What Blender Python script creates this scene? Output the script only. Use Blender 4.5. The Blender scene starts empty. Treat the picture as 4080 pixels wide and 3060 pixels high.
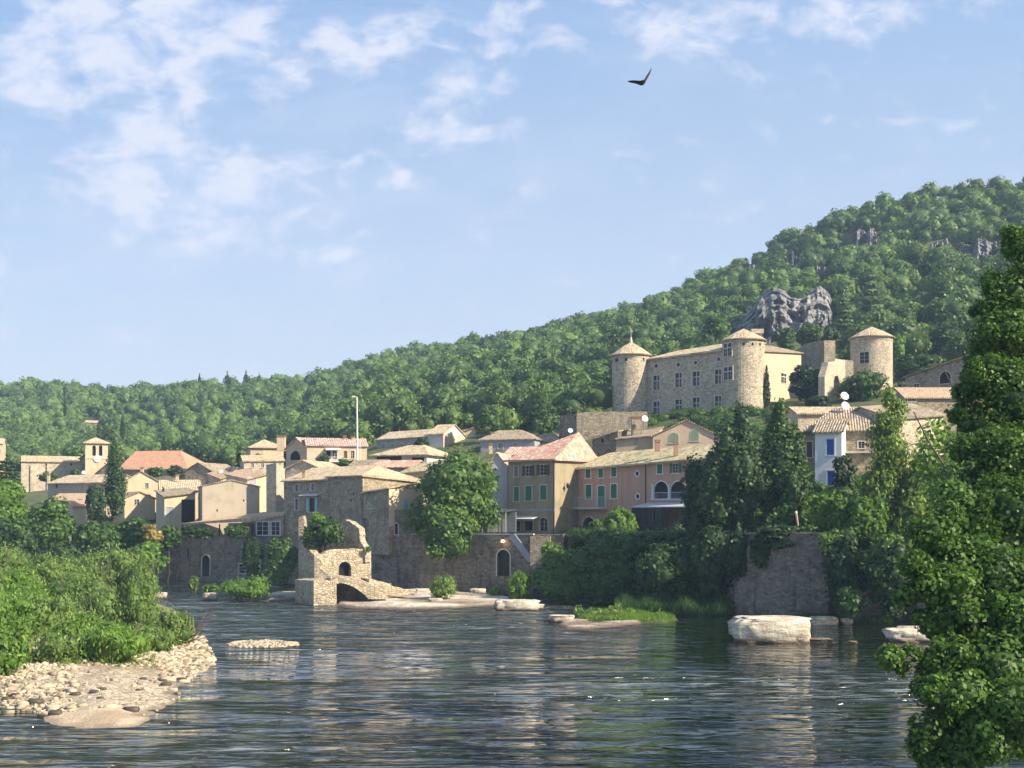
import bpy, bmesh, math, random
import numpy as np
from mathutils import Vector, Matrix
sc = bpy.context.scene
COL = sc.collection
F = 4600.0; H = 10.0; UC = 2040.0; VH = 2040.0        # focal length in photo pixels, eye height, horizon row
SUN_AZ = math.radians(117); SUN_EL = math.radians(33)
# ------------------------------------------------------------ camera
cam = bpy.data.cameras.new('camera'); co = bpy.data.objects.new('camera', cam); COL.objects.link(co)
co.location = (0, 0, H); co.rotation_euler = (math.radians(90), 0, 0)
cam.sensor_width = 36; cam.lens = 36*F/4080; cam.shift_y = (VH-1530)/4080; cam.clip_start = 0.5; cam.clip_end = 6000
sc.camera = co
# ------------------------------------------------------------ node helpers
class NT:
    def __init__(s, nt): s.nt = nt; s.n = nt.nodes; s.l = nt.links
    def __call__(s, typ, _in=None, **kw):
        nd = s.n.new(typ)
        for k, v in kw.items(): setattr(nd, k, v)
        for k, v in (_in or {}).items():
            if isinstance(v, bpy.types.NodeSocket): s.l.new(v, nd.inputs[k])
            else: nd.inputs[k].default_value = v
        return nd
    def math(s, op, a, b=None, c=None, clamp=False):
        nd = s.n.new('ShaderNodeMath'); nd.operation = op; nd.use_clamp = clamp
        for i, v in enumerate((a, b, c)):
            if v is None: continue
            if isinstance(v, bpy.types.NodeSocket): s.l.new(v, nd.inputs[i])
            else: nd.inputs[i].default_value = v
        return nd.outputs[0]
    def mr(s, v, a, b, c=0.0, d=1.0, smooth=True):
        nd = s('ShaderNodeMapRange', {0: v, 1: a, 2: b, 3: c, 4: d})
        nd.interpolation_type = 'SMOOTHSTEP' if smooth else 'LINEAR'
        return nd.outputs[0]
    def mix(s, f, a, b, mode='MIX'):
        nd = s.n.new('ShaderNodeMix'); nd.data_type = 'RGBA'; nd.blend_type = mode
        for i, v in ((0, f), (6, a), (7, b)):
            if isinstance(v, bpy.types.NodeSocket): s.l.new(v, nd.inputs[i])
            else: nd.inputs[i].default_value = v if i == 0 else (tuple(v)+(1,) if len(v) == 3 else v)
        return nd.outputs[2]
    def noise(s, vec, scale, detail=4, rough=.55, dist=0.0):
        return s('ShaderNodeTexNoise', {'Vector': vec, 'Scale': scale, 'Detail': detail, 'Roughness': rough, 'Distortion': dist}).outputs[0]
    def map(s, vec, scale=(1, 1, 1), loc=(0, 0, 0), rot=(0, 0, 0)):
        return s('ShaderNodeMapping', {'Vector': vec, 'Scale': scale, 'Location': loc, 'Rotation': rot}).outputs[0]
# ------------------------------------------------------------ sky
w = bpy.data.worlds.new('World'); sc.world = w; w.use_nodes = True
for n in list(w.node_tree.nodes): w.node_tree.nodes.remove(n)
N = NT(w.node_tree)
sky = N('ShaderNodeTexSky'); sky.sky_type = 'NISHITA'; sky.sun_disc = False
sky.sun_elevation = SUN_EL; sky.sun_rotation = SUN_AZ; sky.air_density = 1.0; sky.dust_density = 1.6; sky.ozone_density = 1.5
tc = N('ShaderNodeTexCoord').outputs['Generated']
sep = N('ShaderNodeSeparateXYZ', {0: tc})
yy = N.math('MAXIMUM', sep.outputs[1], 0.05)
az = N.math('DIVIDE', sep.outputs[0], yy); el = N.math('DIVIDE', sep.outputs[2], yy)
dirv = N('ShaderNodeCombineXYZ', {0: az, 1: el, 2: 0.0}).outputs[0]
# clouds: a thin high layer, fields of small soft puffs
zz = N.math('ADD', N.math('MAXIMUM', sep.outputs[2], 0.0), 0.22)
lay = N('ShaderNodeCombineXYZ', {0: N.math('DIVIDE', sep.outputs[0], zz), 1: N.math('DIVIDE', sep.outputs[1], zz), 2: 0.0}).outputs[0]
warp = N('ShaderNodeTexNoise', {'Vector': dirv, 'Scale': 9.0, 'Detail': 3.0}).outputs[1]
wv = N('ShaderNodeVectorMath', {0: warp, 1: (.5, .5, .5)}, operation='SUBTRACT').outputs[0]
wv = N('ShaderNodeVectorMath', {0: wv, 'Scale': .07}, operation='SCALE').outputs[0]
dw = N('ShaderNodeVectorMath', {0: dirv, 1: wv}, operation='ADD').outputs[0]
acc = None
for (u, v, ru, rv, s) in [(250, 170, 640, 350, 1.1), (750, 130, 640, 320, 1.05), (500, 380, 700, 170, .85), (640, 660, 560, 230, 1.1), (820, 780, 480, 220, 1.1),
                          (900, 800, 520, 230, .95), (1180, 620, 260, 110, .9), (1290, 950, 200, 180, .75), (1120, 270, 260, 110, .85),
                          (1480, 120, 330, 130, .9), (1430, 250, 260, 90, .85), (1840, 310, 230, 110, .85), (1990, 180, 300, 110, .75),
                          (1780, 480, 330, 80, .75), (1720, 560, 200, 50, .6), (1425, 690, 90, 75, 1.0), (1580, 675, 85, 70, 1.05),
                          (2760, 120, 400, 130, 1.05), (3280, 40, 420, 110, .85), (2450, 10, 330, 60, .8), (2150, 110, 200, 80, .6), (300, 560, 260, 80, .5), (3000,150,200,60,.7)]:
    c = ((u-UC)/F, (VH-v)/F, 0); r = (F/ru, F/rv, 0)
    a = N('ShaderNodeVectorMath', {0: dw, 1: c}, operation='SUBTRACT').outputs[0]
    a = N('ShaderNodeVectorMath', {0: a, 1: r}, operation='MULTIPLY').outputs[0]
    a = N('ShaderNodeVectorMath', {0: a}, operation='LENGTH').outputs['Value']
    m = N.mr(a, 1.15, .25, 0, s)
    acc = m if acc is None else N.math('MAXIMUM', acc, m)
puff = N.noise(N.map(dirv, (1, 1.5, 1)), 19, 5, .55, .4)
fine = N.noise(N.map(dirv, (1, 1.7, 1)), 42, 4, .6, .3)
wisp = N.noise(N.map(dirv, (1, 3, 1)), 5, 5, .6, .8)
dn = N.math('ADD', N.math('MULTIPLY', puff, .75), N.math('MULTIPLY', fine, .25))
cl = N.math('ADD', N.math('MULTIPLY', acc, .80), N.math('MULTIPLY', N.math('SUBTRACT', dn, .49), 3.6))
cl = N.mr(cl, .08, 1.12, 0, .84)
veil = N.math('MULTIPLY', N.mr(wisp, .42, .72), N.mr(az, .45, -.25, .08, .30))
cl = N.math('MAXIMUM', cl, veil)
hz = N.mr(el, .0, .42, 1, 0)
SKY_GAIN = N('ShaderNodeHueSaturation', {'Color': sky.outputs[0], 'Saturation': .85, 'Value': 1.0}).outputs[0]
deep = N.mix(N.mr(az, .45, -.45), (3.1, 4.7, 7.4), (2.1, 3.8, 7.0))
skyc = N.mix(.68, SKY_GAIN, N.mix(N.mr(el, .06, .46, 0, 1, False), (6.5, 7.0, 7.7), deep))
cloudc = N.mix(N.mr(dn, .42, .6), (5.3, 5.9, 7.4), (6.8, 6.8, 7.5))
col = N.mix(cl, skyc, cloudc)
bg = N('ShaderNodeBackground', {'Color': col, 'Strength': 0.062})
out = N('ShaderNodeOutputWorld', {'Surface': bg.outputs[0]})
# ------------------------------------------------------------ sun, exposure
sl = bpy.data.lights.new('sun', 'SUN'); sl.energy = 5.0; sl.angle = math.radians(.5); sl.color = (1.0, .87, .68)
so = bpy.data.objects.new('sun', sl); COL.objects.link(so)
SUNV = Vector((math.sin(SUN_AZ)*math.cos(SUN_EL), math.cos(SUN_AZ)*math.cos(SUN_EL), math.sin(SUN_EL)))
so.rotation_euler = SUNV.to_track_quat('Z', 'Y').to_euler(); so.location = SUNV*300
sc.view_settings.view_transform = 'Standard'; sc.view_settings.look = 'None'; sc.view_settings.gamma = 1
sc.view_settings.exposure = 1.12
# ------------------------------------------------------------ geometry helpers
def W(u, v, d): return Vector(((u-UC)/F*d, d, H-(v-VH)/F*d))
def U2(u, d): return Vector(((u-UC)/F*d, d))
OFF = {}
def tag(o, label=None, cat=None, group=None, kind=None):
    for k, v in (('label', label), ('category', cat), ('group', group), ('kind', kind)):
        if v: o[k] = v
    return o
def thing(name, label, cat, loc, group=None):
    o = bpy.data.objects.new(name, None); o.empty_display_size = .5; COL.objects.link(o); o.location = loc
    OFF[o.name] = Vector(loc); return tag(o, label, cat, group)
class MB:
    def __init__(s): s.v = []; s.f = []
    def poly(s, pts):
        b = len(s.v); s.v += [tuple(p) for p in pts]; s.f.append(tuple(range(b, b+len(pts)))); return s
    def obox(s, o, a, b, c):
        "box from corner o along a, b, c"
        o, a, b, c = map(Vector, (o, a, b, c)); k = len(s.v)
        s.v += [tuple(o+a*i+b*j+c*l) for l in (0, 1) for j in (0, 1) for i in (0, 1)]
        fl = a.cross(b).dot(c) > 0
        for q in ((0, 2, 3, 1), (4, 5, 7, 6), (0, 1, 5, 4), (2, 6, 7, 3), (0, 4, 6, 2), (1, 3, 7, 5)):
            q = q if fl else q[::-1]
            s.f.append(tuple(k+i for i in q))
        return s
    def box(s, c, sx, sy, sz): return s.obox((c[0]-sx/2, c[1]-sy/2, c[2]), (sx, 0, 0), (0, sy, 0), (0, 0, sz))
    def tube(s, pts, rad, n=7, cap=True):
        pts = [Vector(p) for p in pts]; base = len(s.v)
        for i, p in enumerate(pts):
            t = (pts[min(i+1, len(pts)-1)]-pts[max(i-1, 0)]).normalized()
            a = t.cross(Vector((0, 0, 1)));  a = a if a.length > .05 else t.cross(Vector((1, 0, 0)))
            a.normalize(); b = t.cross(a)
            for k in range(n):
                q = 2*math.pi*k/n; s.v.append(tuple(p+(a*math.cos(q)+b*math.sin(q))*rad[i]))
        for i in range(len(pts)-1):
            for k in range(n):
                s.f.append((base+i*n+k, base+i*n+(k+1) % n, base+(i+1)*n+(k+1) % n, base+(i+1)*n+k))
        if cap: s.f.append(tuple(base+(len(pts)-1)*n+k for k in range(n))); s.f.append(tuple(base+k for k in range(n))[::-1])
        return s
    def lathe(s, c, prof, n=32, a0=0, a1=2*math.pi):
        base = len(s.v); full = abs(a1-a0-2*math.pi) < 1e-6; m = n if full else n+1
        for r, z in prof:
            for k in range(m):
                q = a0+(a1-a0)*k/n; s.v.append((c[0]+r*math.cos(q), c[1]+r*math.sin(q), z))
        for i in range(len(prof)-1):
            for k in range(n):
                k2 = (k+1) % m; s.f.append((base+i*m+k, base+i*m+k2, base+(i+1)*m+k2, base+(i+1)*m+k))
        return s
    def prism(s, pts, dv):
        "outline pts extruded by dv"
        dv = Vector(dv); pts = [Vector(p) for p in pts]; b = len(s.v); n = len(pts)
        s.v += [tuple(p) for p in pts]+[tuple(p+dv) for p in pts]
        s.f.append(tuple(range(b, b+n))); s.f.append(tuple(range(b+2*n-1, b+n-1, -1)))
        for i in range(n):
            j = (i+1) % n; s.f.append((b+j, b+i, b+n+i, b+n+j))
        return s
    def build(s, name, mat, parent=None, uv=None, smooth=False):
        off = OFF.get(parent.name, Vector()) if parent else Vector()
        me = bpy.data.meshes.new(name)
        me.from_pydata([(v[0]-off.x, v[1]-off.y, v[2]-off.z) for v in s.v], [], s.f)
        if mat: me.materials.append(mat)
        if uv:
            l = me.uv_layers.new(name='UVMap'); vi = np.empty(len(me.loops), dtype=np.int32); me.loops.foreach_get('vertex_index', vi)
            arr = np.array([uv[i] for i in vi], dtype=np.float32); l.data.foreach_set('uv', arr.ravel())
        if smooth: me.polygons.foreach_set('use_smooth', [True]*len(me.polygons))
        me.update()
        o = bpy.data.objects.new(name, me); COL.objects.link(o)
        if parent: o.parent = parent
        OFF[o.name] = off
        return o
def npmesh(name, V, Q=None, T=None, tint=None, mat=None, parent=None, smooth=False, kind=None):
    off = OFF.get(parent.name, Vector()) if parent else Vector()
    V = V - np.array(off)
    me = bpy.data.meshes.new(name)
    Q = np.zeros((0, 4), int) if Q is None else Q; T = np.zeros((0, 3), int) if T is None else T
    me.vertices.add(len(V)); me.vertices.foreach_set('co', V.astype(np.float32).ravel())
    li = np.concatenate([Q.ravel(), T.ravel()]).astype(np.int32)
    me.loops.add(len(li)); me.loops.foreach_set('vertex_index', li)
    np_ = len(Q)+len(T); me.polygons.add(np_)
    st = np.concatenate([np.arange(len(Q))*4, len(Q)*4+np.arange(len(T))*3]).astype(np.int32)
    me.polygons.foreach_set('loop_start', st)
    if smooth: me.polygons.foreach_set('use_smooth', np.ones(np_, dtype=bool))
    me.update(calc_edges=True); me.validate()
    if tint is not None:
        a = me.attributes.new('tint', 'FLOAT', 'POINT'); a.data.foreach_set('value', tint.astype(np.float32))
    if mat: me.materials.append(mat)
    o = bpy.data.objects.new(name, me); COL.objects.link(o)
    if parent: o.parent = parent
    OFF[o.name] = off
    if kind: o['kind'] = kind
    return o
# ------------------------------------------------------------ materials
def newmat(name):
    m = bpy.data.materials.new(name); m.use_nodes = True
    for n in list(m.node_tree.nodes): m.node_tree.nodes.remove(n)
    return m, NT(m.node_tree)
def fin(N, col, rough=.8, bump=None, bs=.5, bd=.05, spec=.3, **kw):
    p = N('ShaderNodeBsdfPrincipled', {'Roughness': rough, 'Specular IOR Level': spec, **kw})
    if isinstance(col, bpy.types.NodeSocket): N.l.new(col, p.inputs['Base Color'])
    else: p.inputs['Base Color'].default_value = tuple(col)+(1,)
    if bump is not None:
        b = N('ShaderNodeBump', {'Height': bump, 'Strength': bs, 'Distance': bd}); N.l.new(b.outputs[0], p.inputs['Normal'])
    N('ShaderNodeOutputMaterial', {'Surface': p.outputs[0]})
def stone(name, dark, light, size=.42, stain=.5, mort=(.30, .26, .20), streak=.35, bs=.9):
    m, N = newmat(name); o = N('ShaderNodeTexCoord').outputs['Object']
    q = N('ShaderNodeTexNoise', {'Vector': o, 'Scale': 2.5, 'Detail': 2.0}).outputs[1]
    q = N('ShaderNodeVectorMath', {0: o, 1: N('ShaderNodeVectorMath', {0: q, 'Scale': .12}, operation='SCALE').outputs[0]}, operation='ADD').outputs[0]
    v = N.map(q, (1/size, 1/size, 1.7/size))
    c = N('ShaderNodeTexVoronoi', {'Vector': v, 'Scale': 1.0, 'Randomness': .85})
    e = N('ShaderNodeTexVoronoi', {'Vector': v, 'Scale': 1.0, 'Randomness': .85}, feature='DISTANCE_TO_EDGE').outputs[0]
    r = N('ShaderNodeSeparateColor', {0: c.outputs['Color']}).outputs[0]
    col = N.mix(r, dark, light)
    big = N.noise(o, .35, 5, .6); mid = N.noise(o, 1.3, 5, .65)
    col = N.mix(N.mr(mid, .35, .7, 0, .55), col, tuple(x*1.18 for x in light))
    col = N.mix(N.mr(e, .0, .09, .75, 0), col, mort)
    st = N.noise(N.map(o, (1.2, 1.2, .16)), 1.0, 5, .6)
    dk = tuple(x*.42 for x in dark)
    col = N.mix(N.math('MULTIPLY', N.mr(st, .5, .75), streak), col, dk)
    col = N.mix(N.math('MULTIPLY', N.mr(big, .48, .72), stain), col, tuple(x*.55 for x in dark))
    h = N.math('ADD', N.mr(e, 0, .15), N.math('MULTIPLY', N.noise(o, 6, 4), .6))
    fin(N, col, .9, h, bs, .07); return m
def plaster(name, c, c2=None, amt=.5, rough=.85):
    m, N = newmat(name); o = N('ShaderNodeTexCoord').outputs['Object']
    c2 = c2 or tuple(x*.6 for x in c)
    a = N.noise(o, .6, 6, .65); s = N.noise(N.map(o, (1.6, 1.6, .14)), 1.0, 5, .6); f = N.noise(o, 9, 3, .6)
    col = N.mix(N.math('MULTIPLY', N.mr(a, .42, .72), amt), c, c2)
    col = N.mix(N.math('MULTIPLY', N.mr(s, .52, .74), amt*.8), col, tuple(x*.45 for x in c))
    col = N.mix(N.mr(f, .3, .8, 0, .25), col, tuple(min(1, x*1.25) for x in c))
    fin(N, col, rough, N.math('ADD', f, a), .35, .03); return m
def tiles(name, c1, c2, c3, pitch=.30, lichen=(.12, .10, .08), la=.5):
    m, N = newmat(name); uv = N('ShaderNodeTexCoord').outputs['UV']; o = N('ShaderNodeTexCoord').outputs['Object']
    s = N('ShaderNodeSeparateXYZ', {0: uv})
    jit = N.math('MULTIPLY', N.noise(uv, 1.6, 3), .35)
    X = N.math('ADD', N.math('DIVIDE', s.outputs[0], pitch), jit); Y = N.math('DIVIDE', s.outputs[1], .42)
    cell = N('ShaderNodeCombineXYZ', {0: N.math('FLOOR', X), 1: N.math('FLOOR', Y), 2: 0.0}).outputs[0]
    rnd = N('ShaderNodeTexWhiteNoise', {'Vector': cell}, noise_dimensions='3D')
    rv = rnd.outputs[0]; rc = N('ShaderNodeSeparateColor', {0: rnd.outputs[1]}).outputs[1]
    col = N.mix(rv, c1, c2); col = N.mix(N.mr(rc, .6, .95), col, c3)
    wv = N.math('ABSOLUTE', N.math('SINE', N.math('MULTIPLY', X, math.pi)))
    row = N.math('FRACT', Y)
    big = N.noise(o, .55, 6, .7)
    col = N.mix(N.math('MULTIPLY', N.mr(big, .45, .68), la), col, lichen)
    col = N.mix(N.mr(wv, .0, .35, .55, 0), col, tuple(x*.35 for x in c1))
    h = N.math('ADD', wv, N.math('MULTIPLY', row, .35)); h = N.math('ADD', h, N.math('MULTIPLY', N.noise(o, 1.2, 4), .8))
    fin(N, col, .88, h, 1.0, .09); return m
def plain(name, c, rough=.6, var=.15, spec=.3, metal=0.0):
    m, N = newmat(name); o = N('ShaderNodeTexCoord').outputs['Object']
    f = N.noise(o, 3, 4); col = N.mix(N.mr(f, .3, .75, 0, var*2), c, tuple(x*.6 for x in c))
    fin(N, col, rough, f, .15, .02, spec, Metallic=metal); return m
def foliage(name, dark, light, trans=.30, yellow=None, objrand=True):
    m, N = newmat(name)
    t = N('ShaderNodeAttribute', attribute_name='tint', attribute_type='GEOMETRY').outputs['Fac']
    if objrand:
        r = N('ShaderNodeObjectInfo').outputs['Random']
        t = N.math('ADD', N.math('MULTIPLY', t, .75), N.math('MULTIPLY', r, .25))
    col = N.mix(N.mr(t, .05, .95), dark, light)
    if yellow: col = N.mix(N.mr(t, .75, 1.0, 0, .6), col, yellow)
    p = N('ShaderNodeBsdfPrincipled', {'Base Color': col, 'Roughness': .5, 'Specular IOR Level': .25})
    tr = N('ShaderNodeBsdfTranslucent', {'Color': N.mix(.55, col, (light[0]*1.4, light[1]*1.5, light[2]*.7))})
    mx = N('ShaderNodeMixShader', {0: trans, 1: p.outputs[0], 2: tr.outputs[0]})
    N('ShaderNodeOutputMaterial', {'Surface': mx.outputs[0]}); return m
def glassmat():
    m, N = newmat('window glass'); fin(N, (.012, .014, .018), .25, spec=.3); return m
MT = dict(
 castle=stone('castle stone', (.27, .225, .15), (.63, .54, .385), .42, .25, (.34, .31, .25), .25),
 stone=stone('rubble stone', (.19, .155, .105), (.46, .38, .265), .38, .5, (.27, .24, .18), .45),
 dstone=stone('dark quay stone', (.11, .095, .072), (.31, .265, .20), .42, .7, (.17, .155, .13), .7),
 rstone=stone('ruin stone', (.25, .20, .135), (.57, .48, .34), .42, .35, (.26, .21, .15), .3),
 pstone=stone('pale rubble wall', (.36, .30, .21), (.66, .57, .43), .38, .3, (.42, .36, .26), .25),
 cream=plaster('cream render', (.54, .44, .29), (.38, .30, .19), .6),
 beige=plaster('old beige render', (.33, .27, .17), (.16, .13, .09), .7),
 tan=plaster('tan render', (.47, .385, .26), (.31, .25, .165), .6),
 pink=plaster('pink render', (.50, .31, .22), (.38, .235, .17), .45),
 pinkpale=plaster('pale pink stone render', (.60, .44, .31), (.44, .32, .22), .5),
 grey=plaster('blue grey render', (.30, .31, .33), (.2, .21, .22), .4),
 lgrey=plaster('pale grey render', (.50, .49, .46), (.36, .35, .33), .4),
 white=plaster('white render', (.74, .74, .70), (.6, .6, .56), .25),
 cement=plaster('cement blocks', (.42, .36, .27), (.29, .245, .18), .6),
 tile=tiles('old canal tiles', (.56, .43, .26), (.72, .60, .40), (.40, .29, .17), .3, (.20, .16, .11), .45),
 tileg=tiles('grey brown canal tiles', (.36, .28, .19), (.50, .40, .28), (.24, .18, .12), .3, (.15, .13, .10), .5),
 tiley=tiles('yellowed canal tiles', (.56, .47, .26), (.70, .60, .36), (.30, .23, .13), .3, (.20, .18, .08), .55),
 tiler=tiles('red canal tiles', (.54, .25, .17), (.66, .42, .30), (.74, .62, .48), .42, (.25, .12, .08), .25),
 tileo=tiles('orange canal tiles', (.50, .35, .225), (.60, .45, .30), (.42, .285, .175), .3, (.34, .2, .13), .3),
 tileh=tiles('plain orange hall tiles', (.56, .29, .17), (.62, .36, .22), (.48, .25, .15), .3, (.40, .22, .14), .3),
 tilep=tiles('pink mixed tiles', (.52, .30, .25), (.66, .52, .42), (.40, .2, .16), .42, (.2, .14, .12), .4),
 glass=glassmat(), dark=plain('dark interior', (.012, .012, .014), .9), trim=plain('pale stone trim', (.55, .51, .43), .8),
 ltrim=plain('white painted trim', (.72, .70, .66), .7), green=plain('green painted shutters', (.03, .17, .09), .6),
 pgreen=plain('pale green shutters', (.42, .56, .36), .7), blue=plain('blue painted shutters', (.03, .10, .36), .55),
 teal=plain('pale blue shutters', (.28, .46, .52), .6), wood=plain('brown wood', (.11, .065, .04), .7), iron=plain('dark iron', (.03, .03, .032), .5),
 metal=plain('pale galvanised metal', (.55, .56, .57), .4), dish=plain('white dish paint', (.80, .80, .80), .5),
 cloth=plain('pale awning cloth', (.6, .6, .58), .8), dcloth=plain('dark awning cloth', (.06, .06, .08), .8), brick=plain('brick chimney', (.34, .2, .13), .8),
 bark=plain('grey brown bark', (.11, .09, .07), .9, .3), barkp=plain('pale bark', (.3, .26, .2), .9, .3),
 feather=plain('black feathers', (.012, .012, .015), .7),
)
# ------------------------------------------------------------ terrain
BU = [-4000, 0, 640, 720, 1130, 1309, 1480, 1640, 2000, 2200, 2500, 2930, 3280, 3650, 4080, 8000]
BD = [240, 195, 176, 170, 162, 157, 151, 147.5, 142, 137, 127, 115, 110, 104, 99, 70]
TC = [  # column u, then (distance behind the bank, height)
 (-4000, [(12, 7), (40, 9), (110, 18), (160, 24)]),
 (1000, [(12, 7), (35, 9.0), (60, 13), (110, 18), (160, 24)]),
 (1500, [(12, 7.0), (25, 8), (50, 18), (80, 23), (120, 28)]),
 (2200, [(12, 7.0), (25, 9), (60, 20), (80, 25), (110, 31)]),
 (2700, [(25, 8), (50, 14), (70, 22), (85, 27), (125, 34)]),
 (3200, [(12, 10), (20, 12.4), (30, 14), (60, 22), (95, 29), (130, 36)]),
 (4080, [(12, 10), (20, 13), (40, 17), (95, 30), (135, 44)]),
 (8000, [(12, 10), (40, 17), (95, 30), (180, 60)])]
SKU = [-4000, -1000, 0, 185, 370, 560, 885, 1000, 1180, 1330, 1475, 1660, 1845, 2029, 2213, 2398, 2582, 2767, 2951, 3136, 3320, 3504, 3689, 3873, 4080, 4600, 8000]
SKV = [1560, 1520, 1505, 1512, 1530, 1532, 1512, 1502, 1494, 1470, 1410, 1378, 1347, 1317, 1277, 1228, 1192, 1100, 1012, 930, 860, 780, 748, 734, 706, 640, 500]
def bank(u): return np.interp(u, BU, BD)
def tprof(off, prof): return np.interp(off, [-30, -6, 0, 3.0, 4.4]+[p[0] for p in prof], [-2.5, -1.6, .1, .35, 6.6]+[p[1] for p in prof])
def footd(u): return bank(u)+np.interp(u, [c[0] for c in TC], [c[1][-1][0] for c in TC])
def footz(u): return np.interp(u, [c[0] for c in TC], [c[1][-1][1] for c in TC])
def ridged(u): return np.interp(u, [-4000, 0, 1200, 2500, 3300, 4080, 8000], [620, 600, 560, 500, 450, 430, 400])
def hn(x, y):
    return (np.sin(x*.021+1.3)*np.cos(y*.017)+.5*np.sin(x*.05+y*.043)+.3*np.sin(x*.11-y*.09+2))
def ground(u, d):
    u = np.asarray(u, float); d = np.asarray(d, float); off = d-bank(u)
    cu = [c[0] for c in TC]; zs = np.stack([tprof(off, c[1]) for c in TC])
    i = np.clip(np.searchsorted(cu, u)-1, 0, len(cu)-2); i = np.broadcast_to(i, off.shape)
    cu = np.array(cu); t = np.clip((u-cu[i])/(cu[i+1]-cu[i]), 0, 1)
    z0 = np.take_along_axis(zs, i[None], 0)[0]; z1 = np.take_along_axis(zs, (i+1)[None], 0)[0]
    z = z0*(1-t)+z1*t
    fd = footd(u); rd = ridged(u); vr = np.interp(u, SKU, SKV)+52
    zr = H+(VH-vr)/F*rd; fz = footz(u)
    tt = np.clip((d-fd)/(rd-fd), 0, 1)
    zh = fz+(zr-fz)*(tt*.82+.18*tt**2)+hn((u-UC)/F*d, d)*4.5*np.sin(math.pi*tt)
    zh = np.where(d > rd, np.maximum(zr-(d-rd)*.35, 12), zh)
    return np.where(d > fd, zh, z)
def gz(u, d): return float(ground(np.array([float(u)]), np.array([float(d)]))[0])
us = np.concatenate([np.arange(-4000, -200, 200), np.arange(-200, 4400, 40), np.arange(4400, 8001, 200)])
ds = np.concatenate([np.arange(30, 95, 5), np.arange(95, 260, 1.2), np.arange(260, 640, 6), np.array([680, 740, 820, 950, 1150, 1400])])
UU, DD = np.meshgrid(us, ds); ZZ = ground(UU, DD)
V = np.stack([(UU-UC)/F*DD, DD, ZZ], -1).reshape(-1, 3); nu = len(us); nd = len(ds)
ii, jj = np.meshgrid(np.arange(nd-1), np.arange(nu-1), indexing='ij')
Q = np.stack([ii*nu+jj, ii*nu+jj+1, (ii+1)*nu+jj+1, (ii+1)*nu+jj], -1).reshape(-1, 4)
m, N = newmat('earth grass and river bed'); o = N('ShaderNodeNewGeometry').outputs['Position']
sz = N('ShaderNodeSeparateXYZ', {0: o}).outputs[2]
a = N.noise(o, .25, 6, .65); b = N.noise(o, 2.2, 5, .65)
g = N.mix(N.mr(a, .35, .65), (.045, .075, .022), (.11, .12, .045)); g = N.mix(N.mr(b, .5, .75, 0, .6), g, (.2, .16, .1))
bed = N.mix(b, (.03, .032, .016), (.075, .07, .04))
fin(N, N.mix(N.mr(sz, -.1, .3), bed, g), .95, b, .8, .2)
tr = npmesh('terrain', V, Q, mat=m, smooth=True); tag(tr, kind='structure', label='wooded hills, village slope and river bed')
# ------------------------------------------------------------ water
m, N = newmat('river water'); o = N('ShaderNodeNewGeometry').outputs['Position']
s = N('ShaderNodeSeparateXYZ', {0: o}); X, Y = s.outputs[0], s.outputs[1]
A = N.noise(N.map(o, (.045, .11, 1)), 1.0, 4, .55, .6)
rif = N.math('MULTIPLY', N.mr(Y, 84, 97), N.mr(Y, 150, 128)); rif = N.math('MULTIPLY', rif, N.mr(X, 16, 2))
band = N.math('MULTIPLY', N.mr(Y, 58, 64), N.mr(Y, 74, 68)); band = N.math('MULTIPLY', band, N.mr(X, -9, 4, .15, 1))
near = N.math('MULTIPLY', N.mr(Y, 58, 47), N.mr(X, 8, -4, .25, .8))
wind = N.mr(A, .42, .62)
streak = N.mr(N.noise(N.map(o, (.10, .55, 1)), 1.0, 4, .6, .4), .47, .60)
side = N.mr(X, 16, -6, .08, .8)
k = N.math('MAXIMUM', N.math('MAXIMUM', rif, N.math('MULTIPLY', band, streak)), N.math('MULTIPLY', near, .9))
k = N.math('MAXIMUM', k, N.math('MULTIPLY', wind, side)); k = N.math('MULTIPLY', k, N.math('ADD', .45, N.math('MULTIPLY', streak, .7)))
w1 = N.noise(N.map(o, (.50, 1.25, 1)), 1.0, 1.6, .5, .5); w2 = N.noise(N.map(o, (1.3, 3.0, 1)), 1.0, 1, .5, .3); w3 = N.noise(N.map(o, (.17, .45, 1)), 1.0, 1.5, .5, .8)
h = N.math('ADD', N.math('MULTIPLY', w1, .34), N.math('MULTIPLY', w2, .05)); h = N.math('ADD', N.math('MULTIPLY', h, N.math('ADD', N.math('MULTIPLY', k, 2.2), .29)), N.math('MULTIPLY', w3, N.math('ADD', .20, N.math('MULTIPLY', k, 1.5))))
bp = N('ShaderNodeBump', {'Height': h, 'Strength': 1.0, 'Distance': 1.0}).outputs[0]
fr = N('ShaderNodeFresnel', {'IOR': 1.45, 'Normal': bp}).outputs[0]
gl = N('ShaderNodeBsdfGlossy', {'Color': (.95, .97, 1, 1), 'Roughness': N.math('ADD', .02, N.math('MULTIPLY', k, .22)), 'Normal': bp})
tp = N('ShaderNodeBsdfTransparent', {'Color': (.42, .46, .28, 1)})
df = N('ShaderNodeBsdfDiffuse', {'Color': (.020, .034, .014, 1)})
un = N('ShaderNodeMixShader', {0: .4, 1: tp.outputs[0], 2: df.outputs[0]})
fr = N.math('MINIMUM', N.math('MULTIPLY', fr, 1.3), .93)
fn = N.noise(N.map(o, (.30, 1.9, 1)), 1.0, 5, .65, .6); foam_sheen = N.math('MULTIPLY', N.math('MULTIPLY', N.mr(fn, .50, .66), N.math('MAXIMUM', N.mr(k, .30, .9), N.math('MULTIPLY', band, .9))), .42)  # pale diffuse streaks: riffle foam, plus bright sky reflection put into the colour
wet = N('ShaderNodeMixShader', {0: fr, 1: un.outputs[0], 2: gl.outputs[0]})
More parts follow.
